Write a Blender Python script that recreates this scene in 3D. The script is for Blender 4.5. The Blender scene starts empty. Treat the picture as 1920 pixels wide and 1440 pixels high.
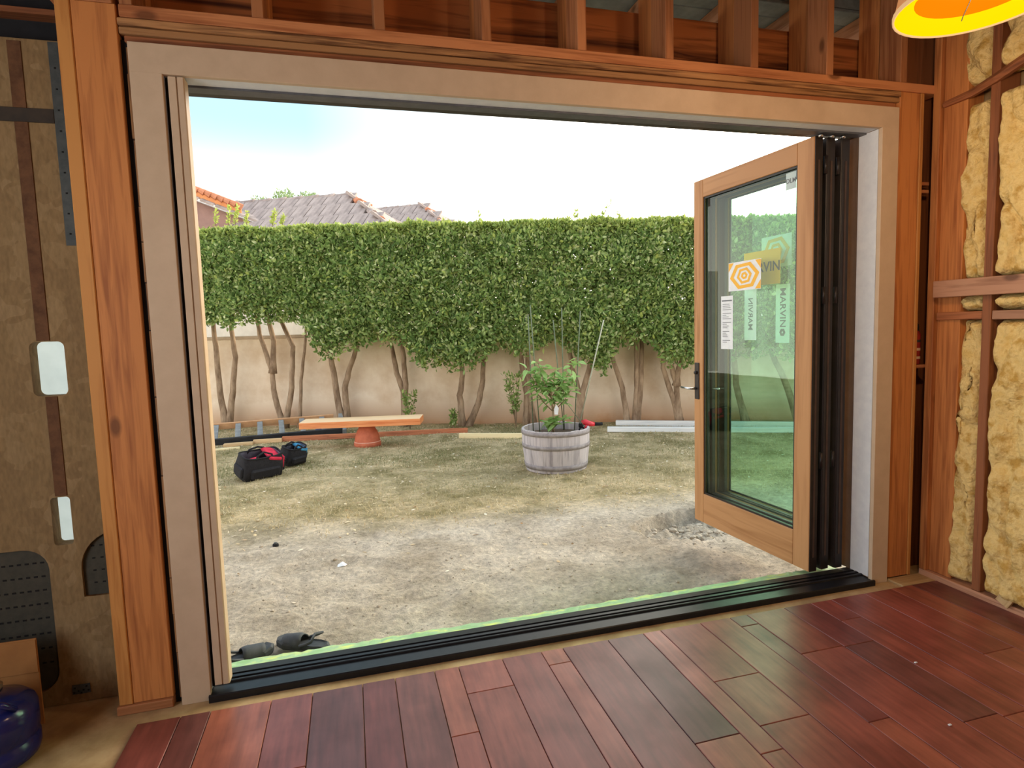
import bpy, bmesh, math, random
import numpy as np
from mathutils import Vector, Matrix, noise, Euler

S = bpy.context.scene
C = S.collection
PI = math.pi

# ------------------------------------------------------------------ camera
CAM = np.array([0.7082, -2.5397, 1.4446])
FPX, CX, CY = 1128.78, 970.41, 714.87
yaw, pitch, roll = 0.26966, -0.08998, -0.02946
_f = np.array([math.sin(yaw)*math.cos(pitch), math.cos(yaw)*math.cos(pitch), math.sin(pitch)])
_r = np.cross(_f, [0, 0, 1]); _r /= np.linalg.norm(_r); _u = np.cross(_r, _f)
_R = math.cos(roll)*_r + math.sin(roll)*_u
_U = -math.sin(roll)*_r + math.cos(roll)*_u
cd = bpy.data.cameras.new('camera'); cam = bpy.data.objects.new('camera', cd); C.objects.link(cam)
cam.matrix_world = Matrix(((_R[0], _U[0], -_f[0], CAM[0]), (_R[1], _U[1], -_f[1], CAM[1]), (_R[2], _U[2], -_f[2], CAM[2]), (0, 0, 0, 1)))
cd.sensor_width = 36; cd.lens = FPX*36/1920; cd.shift_x = -(CX-960)/1920; cd.shift_y = (CY-720)/1920
cd.clip_start = 0.02; cd.clip_end = 300
S.camera = cam

# ------------------------------------------------------------------ world
w = bpy.data.worlds.new('sky'); S.world = w; w.use_nodes = True
nt = w.node_tree; nt.nodes.clear()
def N(nt, t, **k):
    n = nt.nodes.new(t)
    for a, b in k.items(): setattr(n, a, b)
    return n
out = N(nt, 'ShaderNodeOutputWorld'); bg = N(nt, 'ShaderNodeBackground'); nt.links.new(bg.outputs[0], out.inputs[0])
tc = N(nt, 'ShaderNodeTexCoord')
nrm = N(nt, 'ShaderNodeVectorMath', operation='NORMALIZE'); nt.links.new(tc.outputs['Generated'], nrm.inputs[0])
dot = N(nt, 'ShaderNodeVectorMath', operation='DOT_PRODUCT'); nt.links.new(nrm.outputs[0], dot.inputs[0])
sd = Vector((math.sin(math.radians(62)), math.cos(math.radians(62)), 0.16)).normalized(); dot.inputs[1].default_value = sd
rmp = N(nt, 'ShaderNodeValToRGB'); nt.links.new(dot.outputs['Value'], rmp.inputs[0])
cr = rmp.color_ramp; cr.elements[0].position = 0.0; cr.elements[0].color = (0.26, 0.275, 0.30, 1)
cr.elements[1].position = 1.0; cr.elements[1].color = (4.2, 3.5, 2.7, 1)
e = cr.elements.new(0.20); e.color = (0.115, 0.185, 0.235, 1)
e = cr.elements.new(0.45); e.color = (0.115, 0.185, 0.225, 1)
e = cr.elements.new(0.66); e.color = (0.26, 0.27, 0.26, 1)
e = cr.elements.new(0.85); e.color = (1.3, 1.2, 1.05, 1)
sep = N(nt, 'ShaderNodeSeparateXYZ'); nt.links.new(nrm.outputs[0], sep.inputs[0])
mr = N(nt, 'ShaderNodeMapRange'); mr.inputs['From Min'].default_value = 0.05; mr.inputs['From Max'].default_value = 0.31
mr.interpolation_type = 'SMOOTHSTEP'; mr.inputs['To Min'].default_value = 1; mr.inputs['To Max'].default_value = 0
nt.links.new(sep.outputs['Z'], mr.inputs['Value'])
mx = N(nt, 'ShaderNodeMix', data_type='RGBA'); nt.links.new(mr.outputs[0], mx.inputs[0]); nt.links.new(rmp.outputs[0], mx.inputs[6])
mx.inputs[7].default_value = (0.62, 0.56, 0.48, 1)
nt.links.new(mx.outputs[2], bg.inputs[0]); bg.inputs[1].default_value = 1.35

S.view_settings.view_transform = 'Standard'; S.view_settings.look = 'None'
S.view_settings.exposure = 2.15; S.view_settings.gamma = 1.0; S.view_settings.use_curve_mapping = False

# bulbs of the seen pendant and an added unseen one (shades built further down)
PEND = Vector((2.515, -1.13, 2.26)); PEND_ADDED = Vector((2.2, -3.1, 2.26))
def bulb(name, loc, power, col, r=0.05):
    l = bpy.data.lights.new(name, 'POINT'); l.energy = power; l.color = col; l.shadow_soft_size = r
    o = bpy.data.objects.new(name, l); C.objects.link(o); o.location = loc; return o
bulb('pendant_bulb', PEND+Vector((0, 0, 0.0)), 6.0, (1.0, 0.64, 0.36))
bulb('pendant_bulb', PEND_ADDED+Vector((0, 0, -0.02)), 7.5, (1.0, 0.80, 0.58))

# added area light for room daylight, in a made-up left-wall opening
al = bpy.data.lights.new('added_daylight', 'AREA'); al.shape = 'RECTANGLE'; al.size = 2.3; al.size_y = 1.5; al.energy = 11; al.color = (0.80, 0.90, 1.0)
ao = bpy.data.objects.new('added_daylight', al); C.objects.link(ao); ao.location = (-1.93, -2.4, 1.5); ao.rotation_euler = (PI/2, 0, -PI/2)

# ------------------------------------------------------------------ helpers
def at(px, py, ax, val):                 # the world point seen at a pixel, on the plane axis=val
    d = _R*(px-CX)/FPX + _U*(CY-py)/FPX + _f
    t = (val-CAM[ax])/d[ax]
    return Vector(CAM+t*d)
def link(o, parent=None):
    C.objects.link(o)
    if parent is not None: o.parent = parent
    return o
def empty(name, loc=(0, 0, 0), rz=0, label=None, cat=None, group=None, kind=None):
    o = bpy.data.objects.new(name, None); C.objects.link(o); o.location = loc; o.rotation_euler = (0, 0, rz)
    o.empty_display_size = 0.1
    return tag(o, label, cat, group, kind)
def tag(o, label=None, cat=None, group=None, kind=None):
    if label: o['label'] = label
    if cat: o['category'] = cat
    if group: o['group'] = group
    if kind: o['kind'] = kind
    return o
def mesh(name, vs, fs, mat, parent=None, loc=(0, 0, 0), smooth=False, rot=None):
    me = bpy.data.meshes.new(name); me.from_pydata([tuple(v) for v in vs], [], fs); me.update()
    if mat: me.materials.append(mat)
    if smooth: me.polygons.foreach_set('use_smooth', [True]*len(me.polygons))
    o = bpy.data.objects.new(name, me); o.location = loc
    if rot: o.rotation_euler = rot
    return link(o, parent)
def bmobj(name, bm, mat, parent=None, loc=(0, 0, 0), smooth=False, rot=None):
    me = bpy.data.meshes.new(name); bm.to_mesh(me); bm.free()
    if mat: me.materials.append(mat)
    if smooth: me.polygons.foreach_set('use_smooth', [True]*len(me.polygons))
    o = bpy.data.objects.new(name, me); o.location = loc
    if rot: o.rotation_euler = rot
    return link(o, parent)
def box(name, a, b, mat, parent=None, bev=0.003, rot=None):
    a = Vector(a); b = Vector(b); c = (a+b)/2; h = (b-a)/2
    h = Vector((abs(h.x), abs(h.y), abs(h.z)))
    bm = bmesh.new(); bmesh.ops.create_cube(bm, size=2)
    for v in bm.verts: v.co = Vector((v.co.x*h.x, v.co.y*h.y, v.co.z*h.z))
    if bev: bmesh.ops.bevel(bm, geom=bm.edges[:], offset=min(bev, min(h)*0.6), segments=1, affect='EDGES')
    return bmobj(name, bm, mat, parent, c, rot=rot)
def add_box(bm, a, b, M=None):
    a = Vector(a); b = Vector(b); c = (a+b)/2; h = (b-a)/2
    r = bmesh.ops.create_cube(bm, size=2)
    for v in r['verts']:
        v.co = Vector((v.co.x*h.x, v.co.y*h.y, v.co.z*h.z))+c
        if M: v.co = M @ v.co
def tube_vf(pts, rad, n=8, cap=True):
    pts = [Vector(p) for p in pts]; m = len(pts)
    if not isinstance(rad, (list, tuple)): rad = [rad]*m
    vs = []; fs = []; prev = None
    for i, p in enumerate(pts):
        d = (pts[min(i+1, m-1)]-pts[max(i-1, 0)]).normalized()
        if prev is None:
            a = Vector((0, 0, 1)) if abs(d.z) < 0.9 else Vector((1, 0, 0))
            x = d.cross(a).normalized()
        else: x = (prev-d*prev.dot(d)).normalized()
        prev = x; y = d.cross(x)
        for k in range(n):
            t = 2*PI*k/n; vs.append(p+(x*math.cos(t)+y*math.sin(t))*rad[i])
    for i in range(m-1):
        for k in range(n):
            fs.append((i*n+k, i*n+(k+1) % n, (i+1)*n+(k+1) % n, (i+1)*n+k))
    if cap: fs.append(tuple(range(n))[::-1]); fs.append(tuple((m-1)*n+k for k in range(n)))
    return vs, fs
def tube(name, pts, rad, mat, parent=None, n=8, smooth=True, loc=(0, 0, 0)):
    vs, fs = tube_vf(pts, rad, n); return mesh(name, vs, fs, mat, parent, loc, smooth)
def lathe(name, prof, mat, parent=None, n=32, loc=(0, 0, 0), smooth=True, a0=0, a1=2*PI, rot=None):
    full = abs(a1-a0-2*PI) < 1e-6; m = n if full else n+1
    vs = []; fs = []
    for (r, z) in prof:
        for k in range(m):
            t = a0+(a1-a0)*k/n; vs.append((r*math.cos(t), r*math.sin(t), z))
    for i in range(len(prof)-1):
        for k in range(n):
            k2 = (k+1) % m
            fs.append((i*m+k, i*m+k2, (i+1)*m+k2, (i+1)*m+k))
    return mesh(name, vs, fs, mat, parent, loc, smooth, rot)
def plate(name, outer, holes, thick, mat, parent=None, matrix=None, bevel=0):
    """flat shape (2-D outline with holes) given thickness; curve fill turned into a mesh"""
    cu = bpy.data.curves.new(name, 'CURVE'); cu.dimensions = '2D'; cu.fill_mode = 'BOTH'; cu.extrude = thick/2
    for poly in [outer]+list(holes):
        sp = cu.splines.new('POLY'); sp.points.add(len(poly)-1); sp.use_cyclic_u = True
        for i, q in enumerate(poly): sp.points[i].co = (q[0], q[1], 0, 1)
    t = bpy.data.objects.new('tmp', cu); C.objects.link(t)
    dg = bpy.context.evaluated_depsgraph_get(); me = bpy.data.meshes.new_from_object(t.evaluated_get(dg))
    bpy.data.objects.remove(t); bpy.data.curves.remove(cu)
    me.materials.clear(); me.materials.append(mat); me.name = name
    o = bpy.data.objects.new(name, me)
    if matrix is not None: me.transform(matrix)
    return link(o, parent)
def rrect(x0, y0, x1, y1, r, n=6):
    pts = []
    for cx, cy, a in ((x1-r, y1-r, 0), (x0+r, y1-r, PI/2), (x0+r, y0+r, PI), (x1-r, y0+r, 1.5*PI)):
        for i in range(n+1):
            t = a+PI/2*i/n; pts.append((cx+r*math.cos(t), cy+r*math.sin(t)))
    return pts
def text(name, s, size, mat, parent, M, flip=False, align='CENTER'):
    cu = bpy.data.curves.new(name, 'FONT'); cu.body = s; cu.size = size; cu.extrude = 0.0003
    cu.align_x = align; cu.align_y = 'CENTER'; cu.resolution_u = 3; cu.offset = size*0.012
    t = bpy.data.objects.new('tmp', cu); C.objects.link(t)
    dg = bpy.context.evaluated_depsgraph_get(); me = bpy.data.meshes.new_from_object(t.evaluated_get(dg))
    bpy.data.objects.remove(t); bpy.data.curves.remove(cu)
    if flip: me.transform(Matrix.Scale(-1, 4, (1, 0, 0)))
    me.transform(M); me.materials.clear(); me.materials.append(mat); me.name = name
    return link(bpy.data.objects.new(name, me), parent)

# ------------------------------------------------------------------ materials
def srgb(r, g, b):
    f = lambda c: (c/255/12.92) if c/255 <= 0.04045 else ((c/255+0.055)/1.055)**2.4
    return (f(r), f(g), f(b), 1)
def base(name, col=(0.8, 0.8, 0.8, 1), rough=0.6, metal=0.0, spec=0.5):
    m = bpy.data.materials.new(name); m.use_nodes = True; b = m.node_tree.nodes['Principled BSDF']
    b.inputs['Base Color'].default_value = col; b.inputs['Roughness'].default_value = rough
    b.inputs['Metallic'].default_value = metal; b.inputs['Specular IOR Level'].default_value = spec
    return m, m.node_tree, b
def noisy(name, c1, c2, scale=8, rough=0.7, detail=5, bump=0.0, bscale=None, metal=0.0, coord='Object', lo=0.35, hi=0.65, c3=None, spec=0.4, stretch=(1, 1, 1)):
    m, nt, b = base(name, c1, rough, metal, spec)
    tc = N(nt, 'ShaderNodeTexCoord'); mp = N(nt, 'ShaderNodeMapping'); mp.inputs['Scale'].default_value = stretch
    nt.links.new(tc.outputs[coord], mp.inputs[0])
    no = N(nt, 'ShaderNodeTexNoise'); no.inputs['Scale'].default_value = scale; no.inputs['Detail'].default_value = detail; no.inputs['Roughness'].default_value = 0.62
    nt.links.new(mp.outputs[0], no.inputs['Vector'])
    r = N(nt, 'ShaderNodeValToRGB'); r.color_ramp.elements[0].position = lo; r.color_ramp.elements[1].position = hi
    r.color_ramp.elements[0].color = c1; r.color_ramp.elements[1].color = c2
    if c3: e = r.color_ramp.elements.new((lo+hi)/2); e.color = c3
    nt.links.new(no.outputs[0], r.inputs[0]); nt.links.new(r.outputs[0], b.inputs['Base Color'])
    if bump:
        n2 = N(nt, 'ShaderNodeTexNoise'); n2.inputs['Scale'].default_value = bscale or scale*3; n2.inputs['Detail'].default_value = 6
        nt.links.new(mp.outputs[0], n2.inputs['Vector'])
        bp = N(nt, 'ShaderNodeBump'); bp.inputs['Strength'].default_value = bump; bp.inputs['Distance'].default_value = 0.02
        nt.links.new(n2.outputs[0], bp.inputs['Height']); nt.links.new(bp.outputs[0], b.inputs['Normal'])
    return m
def wood(name, c1, c2, axis, rough=0.6, knots=True, fine=55, spec=0.3, vary=0.25, kcol=None, coarse=False):
    """grain runs along the object's own axis; each piece gets its own stretch of grain and tone"""
    m, nt, b = base(name, c1, rough, 0, spec)
    tc = N(nt, 'ShaderNodeTexCoord'); oi = N(nt, 'ShaderNodeObjectInfo')
    mul = N(nt, 'ShaderNodeMath', operation='MULTIPLY'); mul.inputs[1].default_value = 37.0; nt.links.new(oi.outputs['Random'], mul.inputs[0])
    add = N(nt, 'ShaderNodeVectorMath', operation='ADD'); nt.links.new(tc.outputs['Object'], add.inputs[0]); nt.links.new(mul.outputs[0], add.inputs[1])
    mp = N(nt, 'ShaderNodeMapping'); nt.links.new(add.outputs[0], mp.inputs[0])
    sc = [1.0, 1.0, 1.0]; sc['xyz'.index(axis)] = 0.055; mp.inputs['Scale'].default_value = sc
    no = N(nt, 'ShaderNodeTexNoise'); no.inputs['Scale'].default_value = fine; no.inputs['Detail'].default_value = 4; no.inputs['Distortion'].default_value = 0.6
    nt.links.new(mp.outputs[0], no.inputs['Vector'])
    big = N(nt, 'ShaderNodeTexNoise'); big.inputs['Scale'].default_value = 9; big.inputs['Detail'].default_value = 3; nt.links.new(mp.outputs[0], big.inputs['Vector'])
    av = N(nt, 'ShaderNodeMath', operation='MULTIPLY_ADD'); nt.links.new(big.outputs[0], av.inputs[0]); av.inputs[1].default_value = 0.9
    nt.links.new(no.outputs[0], av.inputs[2])
    r = N(nt, 'ShaderNodeValToRGB'); r.color_ramp.elements[0].position = 0.70; r.color_ramp.elements[1].position = 1.2 if not coarse else 1.02
    r.color_ramp.elements[0].color = c2; r.color_ramp.elements[1].color = c1
    nt.links.new(av.outputs[0], r.inputs[0]); col = r.outputs[0]
    if knots:
        mp2 = N(nt, 'ShaderNodeMapping'); nt.links.new(add.outputs[0], mp2.inputs[0])
        s2 = [1.0, 1.0, 1.0]; s2['xyz'.index(axis)] = 0.5; mp2.inputs['Scale'].default_value = s2
        vo = N(nt, 'ShaderNodeTexVoronoi'); vo.inputs['Scale'].default_value = 5.0; nt.links.new(mp2.outputs[0], vo.inputs['Vector'])
        k = N(nt, 'ShaderNodeMapRange'); k.inputs['From Min'].default_value = 0.06; k.inputs['From Max'].default_value = 0.12; k.inputs['To Min'].default_value = 0.75; k.inputs['To Max'].default_value = 0
        nt.links.new(vo.outputs['Distance'], k.inputs['Value'])
        km = N(nt, 'ShaderNodeMix', data_type='RGBA'); nt.links.new(k.outputs[0], km.inputs[0]); nt.links.new(col, km.inputs[6])
        km.inputs[7].default_value = kcol or tuple(x*0.35 for x in c2[:3])+(1,); col = km.outputs[2]
    hs = N(nt, 'ShaderNodeHueSaturation'); nt.links.new(col, hs.inputs['Color'])
    vr = N(nt, 'ShaderNodeMapRange'); vr.inputs['To Min'].default_value = 1-vary; vr.inputs['To Max'].default_value = 1+vary
    nt.links.new(oi.outputs['Random'], vr.inputs['Value']); nt.links.new(vr.outputs[0], hs.inputs['Value'])
    nt.links.new(hs.outputs[0], b.inputs['Base Color'])
    bp = N(nt, 'ShaderNodeBump'); bp.inputs['Strength'].default_value = 0.12 if not coarse else 0.6; bp.inputs['Distance'].default_value = 0.004
    nt.links.new(no.outputs[0], bp.inputs['Height']); nt.links.new(bp.outputs[0], b.inputs['Normal'])
    return m
def W3(name, c1, c2, **k): return {a: wood(name+'_'+a, c1, c2, a, **k) for a in 'xyz'}

STUD = W3('stud_wood', srgb(184, 122, 78), srgb(146, 88, 52))
POST = W3('post_wood', srgb(200, 130, 72), srgb(158, 94, 50), vary=0.12)
POSTL = W3('pale_post_wood', srgb(196, 136, 72), srgb(168, 106, 50), vary=0.12)
DARKST = W3('dark_stud_wood', srgb(154, 96, 60), srgb(108, 64, 40))
LVL = W3('laminated_beam_wood', srgb(178, 130, 84), srgb(88, 54, 32), coarse=True, knots=False, fine=70)
GREYST = W3('dusty_stud_wood', srgb(176, 132, 104), srgb(138, 96, 72))
LEAFW = W3('door_wood', srgb(184, 136, 90), srgb(160, 112, 68), knots=False, fine=30, rough=0.45, vary=0.03)
PLY = W3('pale_ply', srgb(196, 168, 122), srgb(170, 138, 94), knots=False, vary=0.05)
M_cream = noisy('cream_primer', srgb(206, 182, 154), srgb(198, 174, 146), 12, rough=0.55)
M_white = noisy('white_primer', srgb(222, 226, 230), srgb(212, 216, 222), 20, rough=0.5)
M_bronze = noisy('dark_bronze_cladding', srgb(44, 36, 32), srgb(34, 28, 26), 14, rough=0.42)
M_black = noisy('black_sill', srgb(30, 30, 34), srgb(22, 22, 26), 30, rough=0.38, spec=0.35)
M_rubber = noisy('black_rubber', srgb(26, 26, 30), srgb(18, 18, 22), 20, rough=0.8)
M_chrome, _, _ = base('brushed_nickel', srgb(190, 190, 192), 0.25, 1.0)
M_steel = noisy('galvanised_steel', srgb(78, 82, 80), srgb(60, 66, 66), 25, rough=0.6, metal=0.1)
M_greyplate = noisy('grey_perforated_metal', srgb(72, 68, 56), srgb(60, 58, 48), 30, rough=0.75)
M_hole, _, _ = base('dark_hole', srgb(14, 13, 12), 0.9)
M_brownstrip = noisy('brown_seam', srgb(112, 76, 48), srgb(84, 54, 32), 20, rough=0.85)

def osb(name, a, b_, c):
    m, nt, bs = base(name, a, 0.8, 0, 0.2)
    tc = N(nt, 'ShaderNodeTexCoord'); vo = N(nt, 'ShaderNodeTexVoronoi'); vo.inputs['Scale'].default_value = 20
    mp = N(nt, 'ShaderNodeMapping'); mp.inputs['Rotation'].default_value = (0, 0.6, 0.3); mp.inputs['Scale'].default_value = (1.0, 1.0, 0.35); nt.links.new(tc.outputs['Object'], mp.inputs[0])
    n0 = N(nt, 'ShaderNodeTexNoise'); n0.inputs['Scale'].default_value = 5; nt.links.new(tc.outputs['Object'], n0.inputs['Vector'])
    ad = N(nt, 'ShaderNodeVectorMath', operation='MULTIPLY_ADD'); nt.links.new(n0.outputs['Color'], ad.inputs[0]); ad.inputs[1].default_value = (0.35,)*3; nt.links.new(mp.outputs[0], ad.inputs[2])
    nt.links.new(ad.outputs[0], vo.inputs['Vector'])
    sp = N(nt, 'ShaderNodeSeparateColor'); nt.links.new(vo.outputs['Color'], sp.inputs[0])
    r = N(nt, 'ShaderNodeValToRGB'); r.color_ramp.elements[0].color = a; r.color_ramp.elements[1].color = c; e = r.color_ramp.elements.new(0.5); e.color = b_
    nt.links.new(sp.outputs[0], r.inputs[0])
    no = N(nt, 'ShaderNodeTexNoise'); no.inputs['Scale'].default_value = 90; nt.links.new(mp.outputs[0], no.inputs['Vector'])
    mx = N(nt, 'ShaderNodeMix', data_type='RGBA', blend_type='MULTIPLY'); mx.inputs[0].default_value = 0.5; nt.links.new(r.outputs[0], mx.inputs[6]); nt.links.new(no.outputs[0], mx.inputs[7])
    nt.links.new(mx.outputs[2], bs.inputs['Base Color'])
    return m
M_osb = osb('strand_board', srgb(152, 124, 86), srgb(158, 130, 90), srgb(168, 140, 100))

def planks_mat():
    m, nt, b = base('red_hardwood', (0.2, 0.07, 0.05, 1), 0.28, 0, 0.45)
    tc = N(nt, 'ShaderNodeTexCoord'); oi = N(nt, 'ShaderNodeObjectInfo')
    mul = N(nt, 'ShaderNodeMath', operation='MULTIPLY'); mul.inputs[1].default_value = 53.0; nt.links.new(oi.outputs['Random'], mul.inputs[0])
    add = N(nt, 'ShaderNodeVectorMath', operation='ADD'); nt.links.new(tc.outputs['Object'], add.inputs[0]); nt.links.new(mul.outputs[0], add.inputs[1])
    mp = N(nt, 'ShaderNodeMapping'); mp.inputs['Scale'].default_value = (1, 0.1, 1); nt.links.new(add.outputs[0], mp.inputs[0])
    n1 = N(nt, 'ShaderNodeTexNoise'); n1.inputs['Scale'].default_value = 45; n1.inputs['Detail'].default_value = 6; nt.links.new(mp.outputs[0], n1.inputs['Vector'])
    n2 = N(nt, 'ShaderNodeTexNoise'); n2.inputs['Scale'].default_value = 5; n2.inputs['Detail'].default_value = 4; nt.links.new(add.outputs[0], n2.inputs['Vector'])
    r = N(nt, 'ShaderNodeValToRGB'); nt.links.new(oi.outputs['Random'], r.inputs[0]); r.color_ramp.interpolation = 'CONSTANT'
    cols = [srgb(146, 76, 64), srgb(122, 64, 58), srgb(154, 86, 72), srgb(108, 62, 58), srgb(160, 92, 72), srgb(134, 72, 64), srgb(148, 80, 66), srgb(126, 74, 66)]
    r.color_ramp.elements[0].color = cols[0]; r.color_ramp.elements[1].color = cols[-1]; r.color_ramp.elements[1].position = 7/8
    for i in range(1, 7): e = r.color_ramp.elements.new(i/8); e.color = cols[i]
    mixf = N(nt, 'ShaderNodeMapRange'); mixf.inputs['From Min'].default_value = 0.35; mixf.inputs['From Max'].default_value = 0.7; nt.links.new(n2.outputs[0], mixf.inputs['Value'])
    a = N(nt, 'ShaderNodeMix', data_type='RGBA', blend_type='MULTIPLY'); nt.links.new(mixf.outputs[0], a.inputs[0]); nt.links.new(r.outputs[0], a.inputs[6]); a.inputs[7].default_value = (0.62, 0.55, 0.55, 1)
    g = N(nt, 'ShaderNodeMapRange'); g.inputs['From Min'].default_value = 0.3; g.inputs['From Max'].default_value = 0.7; g.inputs['To Min'].default_value = 0.78; g.inputs['To Max'].default_value = 1.25; nt.links.new(n1.outputs[0], g.inputs['Value'])
    h = N(nt, 'ShaderNodeHueSaturation'); nt.links.new(a.outputs[2], h.inputs['Color']); nt.links.new(g.outputs[0], h.inputs['Value'])
    nt.links.new(h.outputs[0], b.inputs['Base Color'])
    rr = N(nt, 'ShaderNodeMapRange'); rr.inputs['To Min'].default_value = 0.26; rr.inputs['To Max'].default_value = 0.46; nt.links.new(n2.outputs[0], rr.inputs['Value']); nt.links.new(rr.outputs[0], b.inputs['Roughness'])
    bp = N(nt, 'ShaderNodeBump'); bp.inputs['Strength'].default_value = 0.25; bp.inputs['Distance'].default_value = 0.003; nt.links.new(n2.outputs[0], bp.inputs['Height']); nt.links.new(bp.outputs[0], b.inputs['Normal'])
    return m
M_plank = planks_mat()
M_subfloor = noisy('dusty_subfloor', srgb(190, 162, 120), srgb(150, 122, 84), 5, rough=0.85, c3=srgb(172, 142, 100), bump=0.1)
M_insul = noisy('yellow_insulation', srgb(222, 190, 118), srgb(196, 158, 84), 14, rough=0.95, bump=0.9, bscale=45, c3=srgb(232, 206, 140), spec=0.05)

# ------------------------------------------------------------------ the room
W, CAS, H = 3.4662, 0.1046, 2.5
floor = empty('floor', kind='structure')
box('subfloor', (-1.9, -5.2, -0.05), (3.86, 0.15, 0.0), M_subfloor, floor, 0)
# hardwood planks, random widths, running away from the door wall
xs = [-0.13, 0.019, 0.123, 0.34, 0.494, 0.817-0.13, 0.817, 0.98, 1.082, 1.274, 1.451, 1.552, 1.77, 1.948, 2.037, 2.248, 2.41, 2.505, 2.722, 2.882, 3.005, 3.214, 3.39, 3.53, 3.70]
joints = {3: [-0.53], 7: [-0.54, -1.6], 8: [-0.31], 10: [-0.22, -1.7], 12: [-0.83], 13: [-0.94], 14: [-0.54, -0.82], 16: [-0.20, -0.92], 17: [-0.48], 18: [-0.49, -1.02], 19: [-0.30, -1.04], 21: [-0.72], 22: [-1.25], 5: [-1.05], 1: [-0.9], 15: [-1.5], 20: [-1.3]}
random.seed(4)
for i in range(len(xs)-1):
    ys = [-0.105] + sorted(joints.get(i, []), reverse=True)
    y = ys[-1]
    while y > -5.0:
        y -= random.uniform(0.7, 1.4); ys.append(max(y, -5.15))
    for a, b in zip(ys[:-1], ys[1:]):
        if a-b < 0.05: continue
        box('floor_plank', (xs[i]+0.0012, b+0.0012, 0.0), (xs[i+1]-0.0012, a-0.0012, 0.0125+random.uniform(-0.0006, 0.0006)), M_plank, floor, 0.002)
box('threshold_plate', (3.48, -0.10, 0.0), (3.70, 0.0, 0.012), PLY['x'], floor, 0.002)

wf = empty('wall_front', kind='structure')
# left bay: strand board with cut-outs, steel behind them
MXZ = lambda y: Matrix(((1, 0, 0, 0), (0, 0, 1, y), (0, 1, 0, 0), (0, 0, 0, 1)))
holes = [rrect(-0.455, 1.235, -0.341, 1.441, 0.022), rrect(-0.437, 0.650, -0.371, 0.84, 0.014)]
def inset(name, outline): return outline
pl1 = rrect(-0.80, 0.065, -0.462, 0.645, 0.085)
pl2 = [(-0.354, 0.432), (-0.166, 0.428), (-0.166, 0.69)] + [(-0.215+0.14*math.cos(t), 0.545+0.145*math.sin(t)) for t in [PI/2+PI/2*i/8 for i in range(9)]]
pl3 = [(-0.322, 1.80), (-0.16, 1.80), (-0.16, 2.55), (-0.292, 2.55), (-0.292, 2.44), (-0.316, 2.40)]
plate('strand_board_panel', [(-1.05, 0.004), (-0.14, 0.004), (-0.14, 2.54), (-1.05, 2.54)], holes+[pl1, pl2], 0.062, M_osb, wf, MXZ(0.171))
# grey punched metal plates in the cut-outs
def punched(x0, z0, x1, z1, y, rows, name='punched_metal_plate'):
    o = box(name, (x0, y, z0), (x1, y+0.004, z1), M_greyplate, wf, 0)
    bm = bmesh.new()
    for (xa, xb, z, n, r) in rows:
        for k in range(n):
            x = xa+(xb-xa)*k/(n-1)
            add_box(bm, (x-r*1.5, y-0.0015, z-r*0.8), (x+r*1.5, y, z+r*0.8))
    bmobj('punched_hole_rows', bm, M_hole, o, (0, 0, 0)).matrix_parent_inverse = Matrix.Translation(o.location).inverted()
    return o
punched(-0.81, 0.05, -0.45, 0.69, 0.155, [(-0.745, -0.49, z, 11, 0.0042) for z in (0.645, 0.585, 0.53, 0.475, 0.42, 0.362, 0.30, 0.24, 0.18)])
punched(-0.365, 0.42, -0.165, 0.70, 0.155, [(-0.315, -0.20, z, 5, 0.0035) for z in (0.63, 0.58, 0.53, 0.48)])
box('recess_shade', (-1.05, 0.20, 2.50), (-0.14, 0.205, 3.5), M_rubber, wf, 0)  # black sheet stands in for the shade under the top plate
st = box('steel_strap', (-0.300, 0.136, 1.80), (-0.218, 0.139, 2.535), M_steel, wf, 0)
bm = bmesh.new()
for k in range(9):
    for s in (-0.283, -0.240): add_box(bm, (s-0.003, 0.1345, 1.84+k*0.075), (s+0.003, 0.136, 1.846+k*0.075))
bmobj('nail_heads', bm, M_hole, st).matrix_parent_inverse = Matrix.Translation(st.location).inverted()
box('seam_strip', (-0.428, 0.1365, 1.445), (-0.385, 0.1405, 2.53), M_brownstrip, wf, 0.001)
box('seam_strip', (-0.418, 0.1365, 0.845), (-0.378, 0.1405, 1.232), M_brownstrip, wf, 0.001)
box('seam_strip', (-1.05, 0.134, 2.245), (-0.30, 0.1395, 2.295), noisy('dark_seam', srgb(60, 48, 36), srgb(46, 38, 30), 20), wf, 0.001)
tp = box('truss_plate', (-0.424, 0.134, 0.04), (-0.362, 0.1365, 0.078), M_steel, wf, 0)
bm = bmesh.new(); random.seed(2)
for (a, b) in ((0.15, .7), (0.8, .75), (0.35, .35), (0.62, .4), (0.9, .3), (0.1, .2), (0.5, .1)):
    add_box(bm, (-0.424+0.062*a-0.003, 0.1325, 0.04+0.038*b-0.003), (-0.424+0.062*a+0.003, 0.134, 0.04+0.038*b+0.003))
bmobj('plate_teeth', bm, M_hole, tp).matrix_parent_inverse = Matrix.Translation(tp.location).inverted()
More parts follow.
